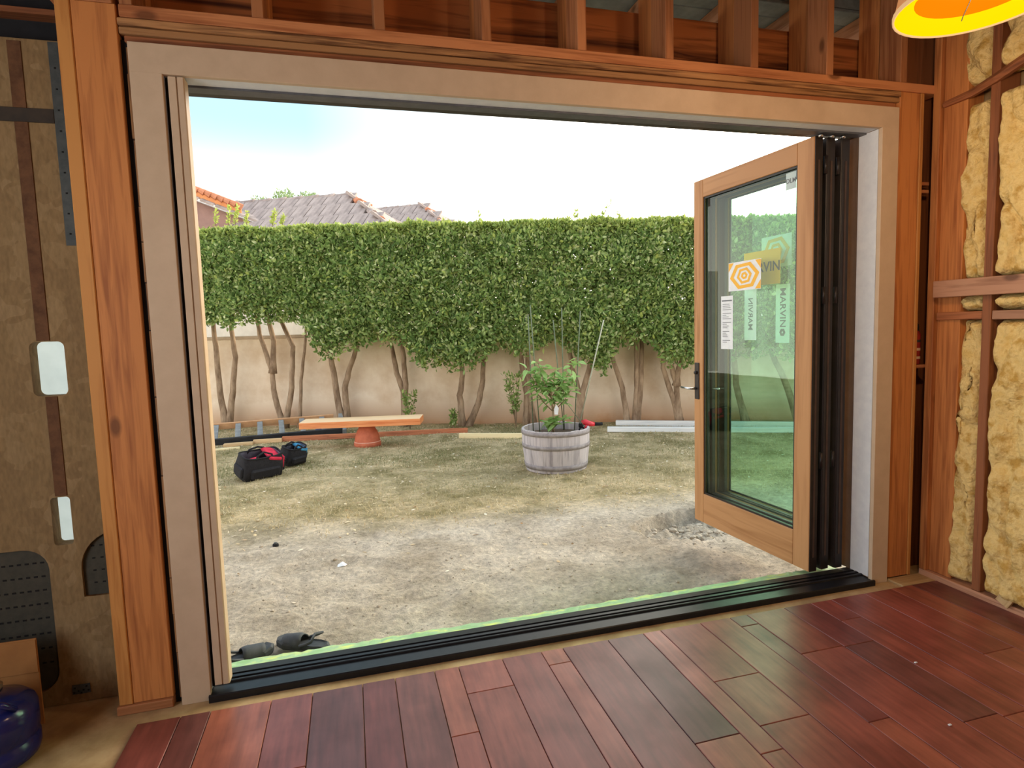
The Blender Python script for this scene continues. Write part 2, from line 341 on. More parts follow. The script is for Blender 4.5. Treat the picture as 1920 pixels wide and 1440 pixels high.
# building wrap outside the sheathing, daylight glows through it
mw = bpy.data.materials.new('white_building_wrap'); mw.use_nodes = True; nt = mw.node_tree; nt.nodes.clear()
o_ = N(nt, 'ShaderNodeOutputMaterial'); tr = N(nt, 'ShaderNodeBsdfTranslucent'); di = N(nt, 'ShaderNodeBsdfDiffuse'); ms = N(nt, 'ShaderNodeMixShader')
no = N(nt, 'ShaderNodeTexNoise'); no.inputs['Scale'].default_value = 18; rp = N(nt, 'ShaderNodeValToRGB'); rp.color_ramp.elements[0].color = srgb(150, 164, 170); rp.color_ramp.elements[1].color = srgb(176, 190, 194)
tcw = N(nt, 'ShaderNodeTexCoord'); nt.links.new(tcw.outputs['Object'], no.inputs['Vector'])
nt.links.new(no.outputs[0], rp.inputs[0]); nt.links.new(rp.outputs[0], tr.inputs[0]); di.inputs[0].default_value = srgb(160, 175, 182); ms.inputs[0].default_value = 0.10
nt.links.new(tr.outputs[0], ms.inputs[1]); nt.links.new(di.outputs[0], ms.inputs[2]); nt.links.new(ms.outputs[0], o_.inputs[0])
mesh('building_wrap', [(-0.50, 0.204, 0.60), (-0.30, 0.204, 0.60), (-0.30, 0.206, 1.55), (-0.50, 0.206, 1.55)], [(0, 1, 2, 3)], mw, wf)
# posts and studs beside the opening
box('stud', (-0.217, -0.004, 0.036), (-0.170, 0.135, 2.629), POSTL['z'], wf)
box('post', (-0.170, 0.0, 0.036), (-0.030, 0.135, 2.629), POST['z'], wf)
box('bottom_plate', (-0.225, -0.012, 0.0), (-0.030, 0.135, 0.035), STUD['x'], wf)
box('rubber_gasket', (-0.029, 0.022, 0.0), (-0.012, 0.12, 2.515), M_rubber, wf, 0)
bm = bmesh.new(); random.seed(8)
z = 0.02
while z < 2.46:
    h = random.uniform(0.12, 0.4); add_box(bm, (-0.0125, 0.012+random.uniform(-.006, .006), z), (-0.0005, 0.10, min(z+h, 2.49))); z += h+0.004
bmobj('shim', bm, LVL['z'], wf)
box('post', (3.482, 0.0, 0.014), (3.612, 0.135, 2.584), POST['z'], wf)
box('stud', (3.613, -0.004, 0.014), (3.636, 0.135, 2.584), POSTL['z'], wf)
box('backing_board', (3.636, 0.11, 0.0), (3.84, 0.13, 3.4), DARKST['z'], wf)
for z in (2.085, 2.125): box('blocking', (3.637, 0.012, z), (3.704, 0.105, z+0.018), STUD['x'], wf)
box('blocking', (3.637, 0.0, 1.16), (3.704, 0.105, 1.178), STUD['x'], wf)
# header
for k, (z0, z1, y0) in enumerate(((2.531, 2.5555, 0.004), (2.557, 2.583, -0.005))):
    box('header_beam', (-0.028, y0, z0), (3.485, 0.135, z1), LVL['x'], wf)
box('header_beam', (-0.015, 0.014, 2.507), (3.47, 0.135, 2.530), DARKST['x'], wf)
box('plate', (-0.02, -0.006, 2.585), (3.74, 0.135, 2.628), STUD['x'], wf)
box('plate', (-0.24, 0.0, 2.630), (-0.04, 0.135, 2.672), STUD['x'], wf)
for x in (-0.018, 0.42, 0.868, 1.300, 1.724, 2.147, 2.594, 3.024, 3.480):
    box('cripple_stud', (x, 0.0, 2.629), (x+0.042, 0.135, 3.55), STUD['z'], wf)
    box('rear_cripple_stud', (x+0.012, 0.150, 2.652), (x+0.050, 0.285, 3.55), POST['z'], wf)
    if x > 1: box('rafter', (x+0.115, 0.36, 2.98), (x+0.155, 1.0, 3.14), GREYST['y'], wf)
box('rim_beam', (-1.05, 0.30, 2.56), (3.9, 0.345, 2.972), wood('rough_beam_wood', srgb(182, 112, 62), srgb(80, 42, 24), 'x', coarse=True, knots=False, fine=34), wf)
box('plate', (-1.05, 0.14, 2.63), (3.9, 0.29, 2.65), DARKST['x'], wf, 0)
M_soffit = noisy('grey_soffit', srgb(122, 132, 134), srgb(98, 108, 112), 10, rough=0.8)
for k in range(5): box('soffit_board', (-1.05, 0.36+k*0.14, 3.142), (3.9, 0.495+k*0.14, 3.16), M_soffit, wf)
box('gable_board', (-1.05, 0.36, 3.162), (3.9, 0.38, 3.56), M_soffit, wf, 0)
box('fascia_board', (-1.05, 1.01, 2.93), (3.9, 1.04, 3.16), M_soffit, wf)
box('roof_deck', (-1.9, -5.25, 3.56), (3.9, 0.345, 3.60), DARKST['x'], wf, 0)
# outer skin of the wall
M_ext = noisy('exterior_sheathing', srgb(150, 126, 92), srgb(128, 104, 74), 8)
for a, b in (((-1.9, 0.146, -0.2), (-1.051, 0.29, 3.5)), ((3.50, 0.146, -0.2), (3.9, 0.29, 3.5))): box('exterior_panel', a, b, M_ext, wf, 0)
box('exterior_panel', (-1.05, 0.146, 2.66), (3.499, 0.149, 3.5), M_ext, wf, 0) if False else None
box('foundation_edge', (-1.9, 0.15, -0.3), (3.9, 0.20, -0.005), noisy('concrete', srgb(150, 146, 138), srgb(130, 126, 118), 10), wf, 0)

# door frame
d1 = empty('door_1', kind='structure')
box('side_casing', (0.0, -0.012, 0.0), (CAS, 0.012, H-0.103), M_cream, d1, 0.0015)
box('side_casing', (W-CAS, -0.012, 0.0), (W, 0.012, H-0.103), M_cream, d1, 0.0015)
box('head_casing', (0.0, -0.012, H-CAS), (W, 0.012, H), M_cream, d1, 0.0015)
box('side_jamb', (W-CAS, 0.014, 0.032), (W-CAS+0.03, 0.136, H-CAS), M_white, d1, 0.001)
box('side_jamb', (CAS-0.03, 0.014, 0.032), (CAS, 0.136, H-CAS), M_white, d1, 0.001)
box('head_jamb', (CAS, 0.014, H-CAS+0.002), (W-CAS, 0.085, H-CAS+0.03), M_white, d1, 0.001)
box('head_track', (CAS, 0.086, H-CAS-0.006), (W-CAS, 0.145, H-CAS+0.03), noisy('track_grey', srgb(92, 94, 100), srgb(78, 80, 86), 20, rough=0.4), d1, 0.001)
box('jamb_stop', (W-CAS-0.004, 0.1365, 0.032), (W-CAS+0.03, 0.20, H-CAS), noisy('stop_brown', srgb(96, 76, 60), srgb(84, 66, 52), 12), d1, 0.001)
box('outer_jamb', (CAS-0.03, 0.137, 0.0), (CAS-0.002, 0.20, H), M_bronze, d1, 0.001)
box('outer_head', (CAS-0.03, 0.147, H-CAS), (W-CAS+0.03, 0.20, H+0.02), M_bronze, d1, 0.001)
# grooved cream edge moulding on the strike side
prof = [(0.119, 0.052), (0.119, 0.0), (0.121, -0.003), (0.145, -0.003), (0.1465, 0.003), (0.149, 0.003), (0.1505, -0.004), (0.170, -0.004), (0.174, 0.0), (0.174, 0.052)]
box('weather_seal', (0.1052, 0.022, 0.04), (0.118, 0.040, H-CAS), M_rubber, d1, 0)
vs = [(x, y, z) for z in (0.055, H-CAS-0.004) for x, y in prof]; n = len(prof)
fs = [(i, (i+1) % n, (i+1) % n+n, i+n) for i in range(n)] + [tuple(range(n))[::-1], tuple(range(n, 2*n))]
mesh('strike_moulding', vs, fs, M_cream, d1)
# black sill with running grooves
prof = [(-0.032, 0.0), (-0.032, 0.026), (-0.028, 0.030), (-0.022, 0.030), (-0.021, 0.024), (0.048, 0.027), (0.050, 0.034), (0.054, 0.036), (0.060, 0.036), (0.062, 0.018), (0.078, 0.018), (0.080, 0.034), (0.094, 0.036), (0.096, 0.02), (0.112, 0.02), (0.114, 0.033), (0.160, 0.030), (0.170, 0.026), (0.172, 0.0)]
vs = [(x, y, z) for x in (0.1, 3.366) for y, z in prof]; n = len(prof)
fs = [(i, i+n, (i+1) % n+n, (i+1) % n) for i in range(n)] + [tuple(range(n)), tuple(range(n, 2*n))[::-1]]
mesh('sill', vs, fs, M_black, d1)
box('sill_strip', (0.16, 0.064, 0.018), (3.30, 0.076, 0.0235), noisy('brown_track', srgb(86, 68, 60), srgb(70, 54, 48), 20, rough=0.4), d1, 0.001)
M_green = noisy('green_flashing', srgb(148, 192, 132), srgb(214, 230, 130), 30, rough=0.45, c3=srgb(164, 200, 156), stretch=(0.3, 1, 1))
random.seed(3); vs = []; fs = []
for i in range(121):
    x = 0.1+3.25*i/120
    vs += [(x, 0.176, 0.012), (x, 0.215, 0.004+random.uniform(-.002, .003)), (x, 0.262+random.uniform(-.006, .006), 0.002+random.uniform(-.003, .004)), (x, 0.268, -0.05)]
    if i: b = len(vs)-8; fs += [(b, b+1, b+5, b+4), (b+1, b+2, b+6, b+5), (b+2, b+3, b+7, b+6)]
mesh('flashing_tape', vs, fs, M_green, d1, smooth=False)
for k in range(3):
    tube('track_roller', [(3.10+k*0.07, 0.115, 2.372), (3.10+k*0.07, 0.115, 2.388)], 0.012, M_chrome, d1, 8)

# right wall: studs, blocks, insulation
wr = empty('wall_right', kind='structure')
XR = 3.70
box('bottom_plate', (XR-0.004, -5.1, 0.0), (XR+0.14, 0.0, 0.042), GREYST['y'], wr)
box('stud', (XR-0.004, -0.040, 0.043), (XR+0.13, 0.0, 3.5), POST['z'], wr)
box('stud', (XR+0.022, -0.165, 0.043), (XR+0.13, -0.041, 3.5), POST['z'], wr)
box('stud', (XR, -0.335, 0.043), (XR+0.13, -0.292, 3.5), DARKST['z'], wr)
for k in range(1, 12): box('stud', (XR, -0.335-0.4*k, 0.043), (XR+0.13, -0.297-0.4*k, 3.5), GREYST['z'], wr)
box('horizontal_brace', (XR-0.040, -5.0, 1.532), (XR-0.002, -0.062, 1.618), GREYST['y'], wr)
box('blocking', (XR+0.004, -0.290, 1.415), (XR+0.05, -0.05, 1.456), DARKST['y'], wr)
for k in range(12): box('blocking', (XR+0.004, -0.695-0.4*k, 1.413), (XR+0.12, -0.337-0.4*k, 1.456), GREYST['y'], wr)
box('outer_sheathing', (XR+0.135, -5.2, -0.05), (XR+0.16, 0.145, 3.56), M_osb, wr, 0)
def batt(y0, y1, z0, z1, seed, bulge=0.035, ragged=0.02):
    ny = max(6, int((y1-y0)/0.012)); nz = max(4, int((z1-z0)/0.014)); vs = []; fs = []
    for j in range(nz+1):
        for i in range(ny+1):
            u = i/ny; v = j/nz
            z = z0+(z1-z0)*v
            e = min(u, 1-u)*(y1-y0); ez = min(v, 1-v)*(z1-z0)
            edge = min(1, (e/0.03))**0.5*min(1, (ez/0.03))**0.5
            rag = ragged*noise.noise(Vector((seed*3.1, z*5, u*2)))
            y = y0+(y1-y0)*u+rag*(1-abs(2*u-1))+(0.5*rag if u > 0.5 else -0.3*rag)
            q = Vector((seed+y*6, z*4, seed))
            lump = 0.5*noise.noise(q)+0.35*noise.noise(q*2.7)+0.22*noise.noise(q*6.1)+0.12*abs(noise.noise(q*13))
            crease = -0.035*max(0, 1-abs(noise.noise(Vector((y*5+seed, z*2.2, 4)))*9))
            x = XR+0.075-edge*(0.055+bulge)-edge*(lump*0.05+crease)
            vs.append((x, y, z))
    for j in range(nz):
        for i in range(ny):
            a = j*(ny+1)+i; fs.append((a, a+ny+1, a+ny+2, a+1))
    return mesh('insulation_batt', vs, fs, M_insul, wr, smooth=True)
sd_ = 1.0
for (z0, z1) in ((0.045, 1.41), (1.46, 1.535), (1.615, 2.48), (2.56, 3.5)):
    batt(-0.288, -0.150, z0, z1, sd_, 0.012, 0.05); sd_ += 2.3
    batt(-0.697, -0.340, z0, z1, sd_, 0.045, 0.03); sd_ += 1.7
    for k in range(1, 6): batt(-0.697-0.4*k, -0.337-0.4*k, z0, z1, sd_, 0.04, 0.02) if z1 < 2.5 and k < 3 else None; sd_ += 1.3
# torn wire-like brace near the top
tube('diagonal_brace', [(XR+0.015, -0.05, 2.515), (XR+0.01, -0.20, 2.52), (XR-0.005, -0.32, 2.54), (XR-0.01, -0.60, 2.62), (XR-0.01, -1.0, 2.72)], [0.016, 0.02, 0.024, 0.024, 0.024], DARKST['y'], wr, 6, smooth=False)

wl = empty('wall_left', kind='structure'); 
for a, b in (((-1.95, -5.25, -0.05), (-1.9, 0.29, 0.7)), ((-1.95, -5.25, 2.3), (-1.9, 0.29, 3.6)), ((-1.95, -5.25, 0.7), (-1.9, -3.6, 2.3)), ((-1.95, -1.2, 0.7), (-1.9, 0.29, 2.3))): box('panel', a, b, M_osb, wl, 0)  # the gap is a made-up window opening for the added daylight
for k in range(12):
    y = -0.3-0.42*k
    if not -3.65 < y < -1.15: box('stud', (-1.9, y, 0), (-1.77, y+0.04, 3.55), STUD['z'], wl)
box('header_beam', (-1.9, -3.7, 2.3), (-1.77, -1.1, 2.45), STUD['y'], wl); box('plate', (-1.9, -3.7, 0.66), (-1.77, -1.1, 0.70), STUD['y'], wl)
wb = empty('wall_back', kind='structure'); box('panel', (-1.95, -5.3, -0.05), (3.9, -5.25, 3.6), M_osb, wb, 0)
for k in range(13): box('stud', (-1.8+0.43*k, -5.25, 0), (-1.76+0.43*k, -5.12, 3.55), STUD['z'], wb)
ce = empty('ceiling', kind='structure')
for k in range(12): box('ceiling_joist', (-1.89, -5.0+0.42*k, 3.40), (3.69, -4.96+0.42*k, 3.555), STUD['x'], ce)

# ------------------------------------------------------------------ folded door leaves
Np = Vector((3.092, 0.150, 0.0)); Fp = Vector((3.020, 1.175, 0.0)); LD = (Fp-Np).normalized(); LW = 1.03
LZ0, LZ1 = 0.043, 2.388
mg = bpy.data.materials.new('green_tinted_glass'); mg.use_nodes = True; nt = mg.node_tree; nt.nodes.clear()
o_ = N(nt, 'ShaderNodeOutputMaterial'); tr = N(nt, 'ShaderNodeBsdfTransparent'); gl = N(nt, 'ShaderNodeBsdfGlossy'); ms = N(nt, 'ShaderNodeMixShader'); fr = N(nt, 'ShaderNodeLayerWeight')
tr.inputs[0].default_value = (0.72, 0.90, 0.80, 1); gl.inputs[0].default_value = (0.9, 1, 0.95, 1); gl.inputs['Roughness'].default_value = 0.01; pw = N(nt, 'ShaderNodeMath', operation='POWER'); pw.inputs[1].default_value = 3.5; sc_ = N(nt, 'ShaderNodeMath', operation='MULTIPLY_ADD'); sc_.inputs[1].default_value = 0.55; sc_.inputs[2].default_value = 0.04; nt.links.new(fr.outputs['Facing'], pw.inputs[0]); nt.links.new(pw.outputs[0], sc_.inputs[0])
nt.links.new(sc_.outputs[0], ms.inputs[0]); nt.links.new(tr.outputs[0], ms.inputs[1]); nt.links.new(gl.outputs[0], ms.inputs[2]); nt.links.new(ms.outputs[0], o_.inputs[0])
M_paper = noisy('white_sticker', srgb(232, 236, 238), srgb(222, 226, 230), 30)
M_yel, _, _ = base('yellow_ink', srgb(240, 180, 40), 0.5)
M_yelp, _, _ = base('yellow_sticker', srgb(232, 178, 40), 0.5)
M_ink, _, _ = base('dark_ink', srgb(40, 44, 46), 0.6)
M_greyink, _, _ = base('grey_ink', srgb(110, 116, 120), 0.6)
def leaf(name, off, dy, dang, label, inner_front, i):
    """inner_front: the wood side looks towards the opening (+Y of the leaf)"""
    ang = math.atan2(LD.y, LD.x)+dang
    t = empty(name, (Np.x+off, Np.y+dy, 0), ang, label, 'door', 'folded door leaves')
    T = 0.056; mid = -T*0.5
    st_n, st_f, rt, rb = 0.115, 0.098, 0.118, 0.205
    wood_y = (mid, 0) if inner_front else (-T, mid)
    dark_y = (-T, mid-0.0005) if inner_front else (mid+0.0005, 0)
    for nm, ax, yy, mats in (('wood', 'w', wood_y, LEAFW), ('clad', 'c', dark_y, None)):
        mm = (lambda a: LEAFW[a]) if mats else (lambda a: M_bronze)
        pre = '' if mats else 'cladding_'
        box(pre+'stile', (0, yy[0], LZ0), (st_n, yy[1], LZ1), mm('z'), t, 0.003)
        box(pre+'stile', (LW-st_f, yy[0], LZ0), (LW, yy[1], LZ1), mm('z'), t, 0.003)
        box(pre+'rail', (st_n+0.0005, yy[0], LZ1-rt), (LW-st_f-0.0005, yy[1], LZ1), mm('x'), t, 0.003)
        box(pre+'rail', (st_n+0.0005, yy[0], LZ0), (LW-st_f-0.0005, yy[1], LZ0+rb), mm('x'), t, 0.003)
    # glazing bead and the near edge cladding
    box('edge_cladding', (-0.004, -T+0.002, LZ0), (-0.0003, -0.003, LZ1), M_bronze, t, 0.001)
    box('edge_strip', (-0.0065, -T*0.5-0.006, LZ0+0.08), (-0.0042, -T*0.5+0.006, LZ1-0.12), noisy('edge_strip_%d' % i, srgb(84, 66, 56), srgb(70, 54, 46), 10), t, 0)
    g0, g1, gz0, gz1 = st_n, LW-st_f, LZ0+rb, LZ1-rt
    bm = bmesh.new()
    for yb in ((-0.014, -0.008),) if inner_front else ((-T+0.008, -T+0.014),):
        add_box(bm, (g0, yb[0], gz0), (g0+0.012, yb[1], gz1)); add_box(bm, (g1-0.012, yb[0], gz0), (g1, yb[1], gz1))
        add_box(bm, (g0, yb[0], gz1-0.012), (g1, yb[1], gz1)); add_box(bm, (g0, yb[0], gz0), (g1, yb[1], gz0+0.012))
    bmobj('glazing_bead', bm, M_bronze, t)
    yg = -0.020 if inner_front else -T+0.020
    mesh('glass', [(g0, yg, gz0), (g1, yg, gz0), (g1, yg, gz1), (g0, yg, gz1)], [(0, 1, 2, 3)], mg, t)
    return t, yg
L1, y1g = leaf('folding_door_leaf', 0, 0, 0, 'open wood-faced glass door leaf with the lever handle, nearest the opening', True, 1)
L2, y2g = leaf('folding_door_leaf', 0.086, 0.008, 0.010, 'middle door leaf of the folded stack, dark clad face seen through the first glass', False, 2)
L3, y3g = leaf('folding_door_leaf', 0.172, 0.0, 0.004, 'rear door leaf of the folded stack, closest to the white side jamb', False, 3)
def leafpt(L, px, py, yl=0.0):
    """pixel -> (s, z) on a leaf's plane at local depth yl"""
    a = L.rotation_euler.z; n = Vector((-math.sin(a), math.cos(a), 0)); d = Vector((math.cos(a), math.sin(a), 0))
    o = Vector(L.location)+n*yl
    r = Vector(_R*(px-CX)/FPX+_U*(CY-py)/FPX+_f); c = Vector(CAM)
    t = (o-c).dot(n)/r.dot(n); q = c+r*t
    return (q-o).dot(d), q.z
def MF(s, z, y):   # maps text XY to the leaf's +Y face: text x -> -X, text y -> Z
    return Matrix(((-1, 0, 0, s), (0, 0, 1, y), (0, 1, 0, z), (0, 0, 0, 1)))
def MFv(s, z, y):  # text running downward
    return Matrix(((0, -1, 0, s), (0, 0, 1, y), (-1, 0, 0, z), (0, 0, 0, 1)))
def sticker(L, yl, pa, pb, mat, label):
    s0, z0 = leafpt(L, *pa, yl); s1, z1 = leafpt(L, *pb, yl)
    a, b = min(s0, s1), max(s0, s1); c, d = min(z0, z1), max(z0, z1)
    o = mesh('sticker', [(a, yl, c), (b, yl, c), (b, yl, d), (a, yl, d)], [(3, 2, 1, 0)], mat, L)
    o['label'] = label
    return o, (a+b)/2, (c+d)/2, b-a, d-c
def hexring(parent, s, z, y, R0, R1, mat, sq=1.0, rot=0, n=6):
    out_ = [(R0*math.cos(rot+2*PI*k/n)*sq, R0*math.sin(rot+2*PI*k/n)) for k in range(n)]
    inn = [(R1*math.cos(rot+2*PI*k/n)*sq, R1*math.sin(rot+2*PI*k/n)) for k in range(n)]
    return plate('hexagon_mark', out_, [inn] if R1 > 0 else [], 0.0004, mat, parent, MF(s, z, y))
ys = y1g+0.002
o, s, z, ww, hh = sticker(L1, ys, (1366, 494), (1427, 541), M_paper, 'white sticker with a yellow hexagon emblem')
k = hh/2
hexring(o, s, z, ys+0.0008, k*0.97, k*0.72, M_yel, ww/hh*0.93, 0.1)
hexring(o, s, z, ys+0.0008, k*0.58, k*0.40, M_yel, ww/hh*0.8, 0.15)
hexring(o, s, z, ys+0.0008, k*0.26, k*0.10, M_yel, ww/hh*0.8, 0.2)
for sx, sz in ((1, 1), (1, -1), (-1, -1)):
    plate('corner_mark', [(0, 0), (0.16*ww, 0), (0, 0.3*hh)], [], 0.0004, M_yel, o, Matrix(((sx, 0, 0, s-sx*ww*0.49), (0, 0, 1, ys+0.0008), (0, sz, 0, z-sz*hh*0.48), (0, 0, 0, 1))))
o, s, z, ww, hh = sticker(L1, ys, (1352, 556), (1374, 655), M_paper, 'narrow white specification label')
bm = bmesh.new(); random.seed(5)
add_box(bm, (s-ww*.42, ys, z+hh*.40), (s+ww*.42, ys+0.0006, z+hh*.425))
for q in range(22):
    zz = z+hh*(0.34-0.034*q); l = random.uniform(.3, .75); 
    if q % 5 == 4: continue
    add_box(bm, (s+ww*.36-ww*l, ys, zz), (s+ww*.36, ys+0.0006, zz+hh*0.011))
bmobj('printed_lines', bm, M_greyink, o)
o, s, z, ww, hh = sticker(L1, ys, (1474, 326), (1493, 352), noisy('faint_label', srgb(196, 214, 214), srgb(186, 204, 206), 20), 'small faint glass stamp')
text('lettering', 'DLM', hh*0.40, M_greyink, o, MF(s, z, ys+0.001))
ys2 = y2g+0.002
o, s, z, ww, hh = sticker(L2, ys2, (1395, 476), (1463, 531), M_yelp, 'yellow sticker with dark lettering')
text('lettering', 'MARVIN', ww*0.27, M_ink, o, MF(s, z, ys2+0.001))
o, s, z, ww, hh = sticker(L2, ys2, (1396, 541), (1418, 638), M_paper, 'narrow label seen from its back')
text('lettering', 'MARVIN', hh*0.17, M_greyink, o, MFv(s, z, ys2+0.001), flip=True)
ys3 = y3g+0.002
o, s, z, ww, hh = sticker(L3, ys3, (1455, 534), (1480, 643), M_paper, 'narrow white label with dark lettering')
text('lettering', 'MARVIN', hh*0.185, M_ink, o, MFv(s, z+hh*0.1, ys3+0.001))
hexring(o, s, z-hh*0.32, ys3+0.001, hh*0.07, hh*0.02, M_ink)
o, s, z, ww, hh = sticker(L3, ys3, (1428, 447), (1484, 497), M_paper, 'white sticker with a yellow hexagon emblem')
hexring(o, s, z, ys3+0.0008, hh*0.48, hh*0.36, M_yel, ww/hh*0.93, 0.1); hexring(o, s, z, ys3+0.0008, hh*0.28, hh*0.18, M_yel, ww/hh*0.8, 0.1)
# handle
s0, z0 = leafpt(L1, 1307, 748); s1, z1 = leafpt(L1, 1307, 680)
hp = box('handle_plate', (s0-0.028, 0.0, z0), (s0+0.018, 0.008, z1), M_bronze, L1, 0.003)
zc = leafpt(L1, 1307, 728)[1]
lv = tube('lever', [(s0, 0.006, zc), (s0, 0.05, zc), (s0+0.02, 0.06, zc), (s0+0.10, 0.06, zc+0.004)], [0.009, 0.008, 0.008, 0.007], M_chrome, L1, 8)
lv['label'] = 'nickel lever handle'
tube('rear_lever', [(s0-0.015, -0.056, zc), (s0-0.015, -0.085, zc), (s0-0.12, -0.09, zc)], 0.008, M_chrome, L1, 8)
tube('thumb_turn', [(s0-0.005, 0.006, zc+0.11), (s0-0.005, 0.022, zc+0.11)], 0.012, M_bronze, L1, 8)
for L in (L1, L2):
    for zz in (0.62, 1.52, 2.2): tube('hinge', [(-0.006, -0.072, zz), (-0.006, -0.072, zz+0.09)], 0.010, M_bronze, L, 8)

# ------------------------------------------------------------------ pendant lamps
def shade_mat(name, col, st, c=(0.9, 0.6, 0.3, 1)):
    m, nt, b = base(name, c, 0.8); b.inputs['Specular IOR Level'].default_value = 0.0; b.inputs['Emission Color'].default_value = col; b.inputs['Emission Strength'].default_value = st; return m
M_in = shade_mat('lit_yellow_lining', (1.0, 0.72, 0.0, 1), 0.25, srgb(12, 9, 1))
M_dif = shade_mat('lit_orange_diffuser', (1.0, 0.25, 0.0, 1), 0.225, srgb(12, 5, 1))
M_outer = shade_mat('shade_fabric', (1.0, 0.35, 0.08, 1), 0.05, srgb(214, 160, 120))
M_rim = shade_mat('lit_rim', (1.0, 0.62, 0.30, 1), 0.16, srgb(60, 40, 24))
def pendant(loc, label):
    t = empty('pendant_lamp', loc, 0, label, 'lamp')
    R = 0.207
    lathe('shade', [(R*0.80, 0.20), (R, 0.0)], M_outer, t, 40)
    lathe('lining', [(R*0.985, 0.0), (R*0.80, 0.016), (R*0.74, 0.030)], M_in, t, 40)
    lathe('diffuser', [(R*0.74, 0.030), (R*0.5, 0.042), (0.0, 0.046)], M_dif, t, 40)
    lathe('rim', [(R*0.985, 0.0), (R*0.985, -0.004), (R*1.012, -0.004), (R*1.012, 0.008), (R, 0.008)], M_rim, t, 40)
    lathe('cap', [(R*0.80, 0.20), (0.02, 0.215), (0, 0.215)], M_outer, t, 40)
    tube('cord', [(0, 0, 0.215), (0, 0, 3.40-loc[2])], 0.004, M_rubber, t, 6)
    tube('support_wire', [(0.0, 0.0, 0.046), (R*0.45, R*0.55, 0.026), (R*0.60, R*0.74, 0.006)], 0.0015, M_rubber, t, 5)
    return t
pendant((2.517, -1.13, 2.345), 'round fabric pendant lamp glowing yellow and orange, upper right corner')
pendant((2.2, -3.1, 2.345), 'added unseen pendant lamp behind the viewpoint, lighting the room')  # put in for room light, no such lamp is seen

# ------------------------------------------------------------------ things indoors
M_blue, ntb, bb = base('blue_jug_plastic', srgb(36, 44, 120), 0.18); bb.inputs['Transmission Weight'].default_value = 0.35
t = empty('water_jug', (-0.560, -0.155, 0.0), 0, 'translucent blue water jug on the bare subfloor, lower left', 'jug')
R = 0.142
pr = [(0.0, 0.004), (R*0.75, 0.0), (R*0.96, 0.012), (R, 0.035), (R, 0.075), (R*0.95, 0.085), (R*0.95, 0.10), (R, 0.11), (R, 0.205), (R*0.95, 0.228), (R*0.82, 0.25), (R*0.5, 0.268), (R*0.24, 0.276), (R*0.20, 0.31)]
pr = [(a, b*0.84) for a, b in pr]
lathe('body', pr, M_blue, t, 40)
lathe('neck_ring', [(0.030, 0.246), (0.050, 0.248), (0.052, 0.266), (0.042, 0.270), (0.042, 0.280), (0.046, 0.282), (0.046, 0.292), (0.0, 0.294)], M_chrome, t, 28)
tube('handle', [(0.03, -0.06, 0.225), (0.05, -0.09, 0.250), (0.09, -0.09, 0.245), (0.115, -0.06, 0.205)], 0.010, M_blue, t, 8)
M_card = noisy('cardboard', srgb(170, 118, 66), srgb(158, 108, 60), 12, rough=0.9)
t = empty('cardboard_sheet', (-0.60, 0.03, 0.0), 0, 'flattened brown cardboard behind the blue jug', 'cardboard')
p0 = at(67, 1197, 1, 0.03); ztop = p0.z; xr = p0.x+0.60
box('sheet', (-0.30, 0.0, 0.0), (xr, 0.006, ztop), M_card, t, 0.001)
box('flap', (-0.30, -0.004, ztop-0.13), (xr-0.001, -0.0005, ztop-0.004), M_card, t, 0.001)
# spray can in the narrow bay
M_red = noisy('red_label', srgb(150, 40, 34), srgb(120, 30, 28), 20, rough=0.4)
zb = 1.1785; t = empty('spray_can', (3.668, 0.045, zb), 0, 'red-labelled spray can on a block in the narrow stud bay', 'can')
lathe('body', [(0.0, 0.0), (0.029, 0.0), (0.031, 0.006), (0.031, 0.165), (0.022, 0.180), (0.014, 0.184)], M_red, t, 20)
for z0 in (0.03, 0.075, 0.12): lathe('label_band', [(0.0314, z0), (0.0314, z0+0.014)], M_ink if z0 > 0.1 else M_cream, t, 20)
lathe('cap', [(0.022, 0.182), (0.022, 0.215), (0.012, 0.225), (0.0, 0.226)], M_rubber, t, 16)
tag(box('wood_offcut', (3.672, -0.50, 0.0425), (3.694, -0.44, 0.086), PLY['z'], None, 0.001, rot=(0.5, 0.0, 0.1)), 'small pale wood offcut leaning on the right wall plate', 'offcut')

# ------------------------------------------------------------------ outdoors: ground
GZ = -0.13
def wallpt(s, off=0.0, z=0.0):     # along the garden wall (s metres from its left end), off towards the house
    d = Vector((1, -0.40, 0)).normalized(); n = Vector((-0.40, -1, 0)).normalized()
    q = Vector((-1.5, 8.87, 0))+d*s+n*off; q.z = z; return q
WD = Vector((1, -0.40, 0)).normalized(); WN = Vector((-0.40, -1, 0)).normalized(); WANG = math.atan2(-0.40, 1)
def lawn(x, y):    # 0 bare dirt .. 1 lawn
    e = 2.45-0.08*x+0.35*noise.noise(Vector((x*0.9, y*0.9, 1)))
    return max(0, min(1, (y-e)/0.7+0.5))
def gh(x, y):
    z = GZ+0.018*noise.noise(Vector((x*1.3, y*1.3, 0)))
    d = 1-lawn(x, y)
    z += (0.006+0.020*d)*noise.noise(Vector((x*5, y*7, 3)))+(0.004+0.007*d)*noise.noise(Vector((x*17, y*22, 5)))
    # the dug pit below the open leaf
    u = (x-3.25)/0.48; v = (y-1.50)/0.30; r = math.sqrt(u*u+v*v)+0.25*noise.noise(Vector((x*4, y*4, 9)))
    if r < 1.25:
        k = max(0, min(1, (1.05-r)/0.10)); z -= 0.10*k+0.05*k*noise.noise(Vector((x*14, y*14, 2)))
        z += 0.015*max(0, 1-abs(r-1.12)/0.12)
    if y < 0.45: z = z*((y-0.2)/0.25)+(GZ+0.02)*(1-(y-0.2)/0.25) if y > 0.2 else GZ+0.02
    return z
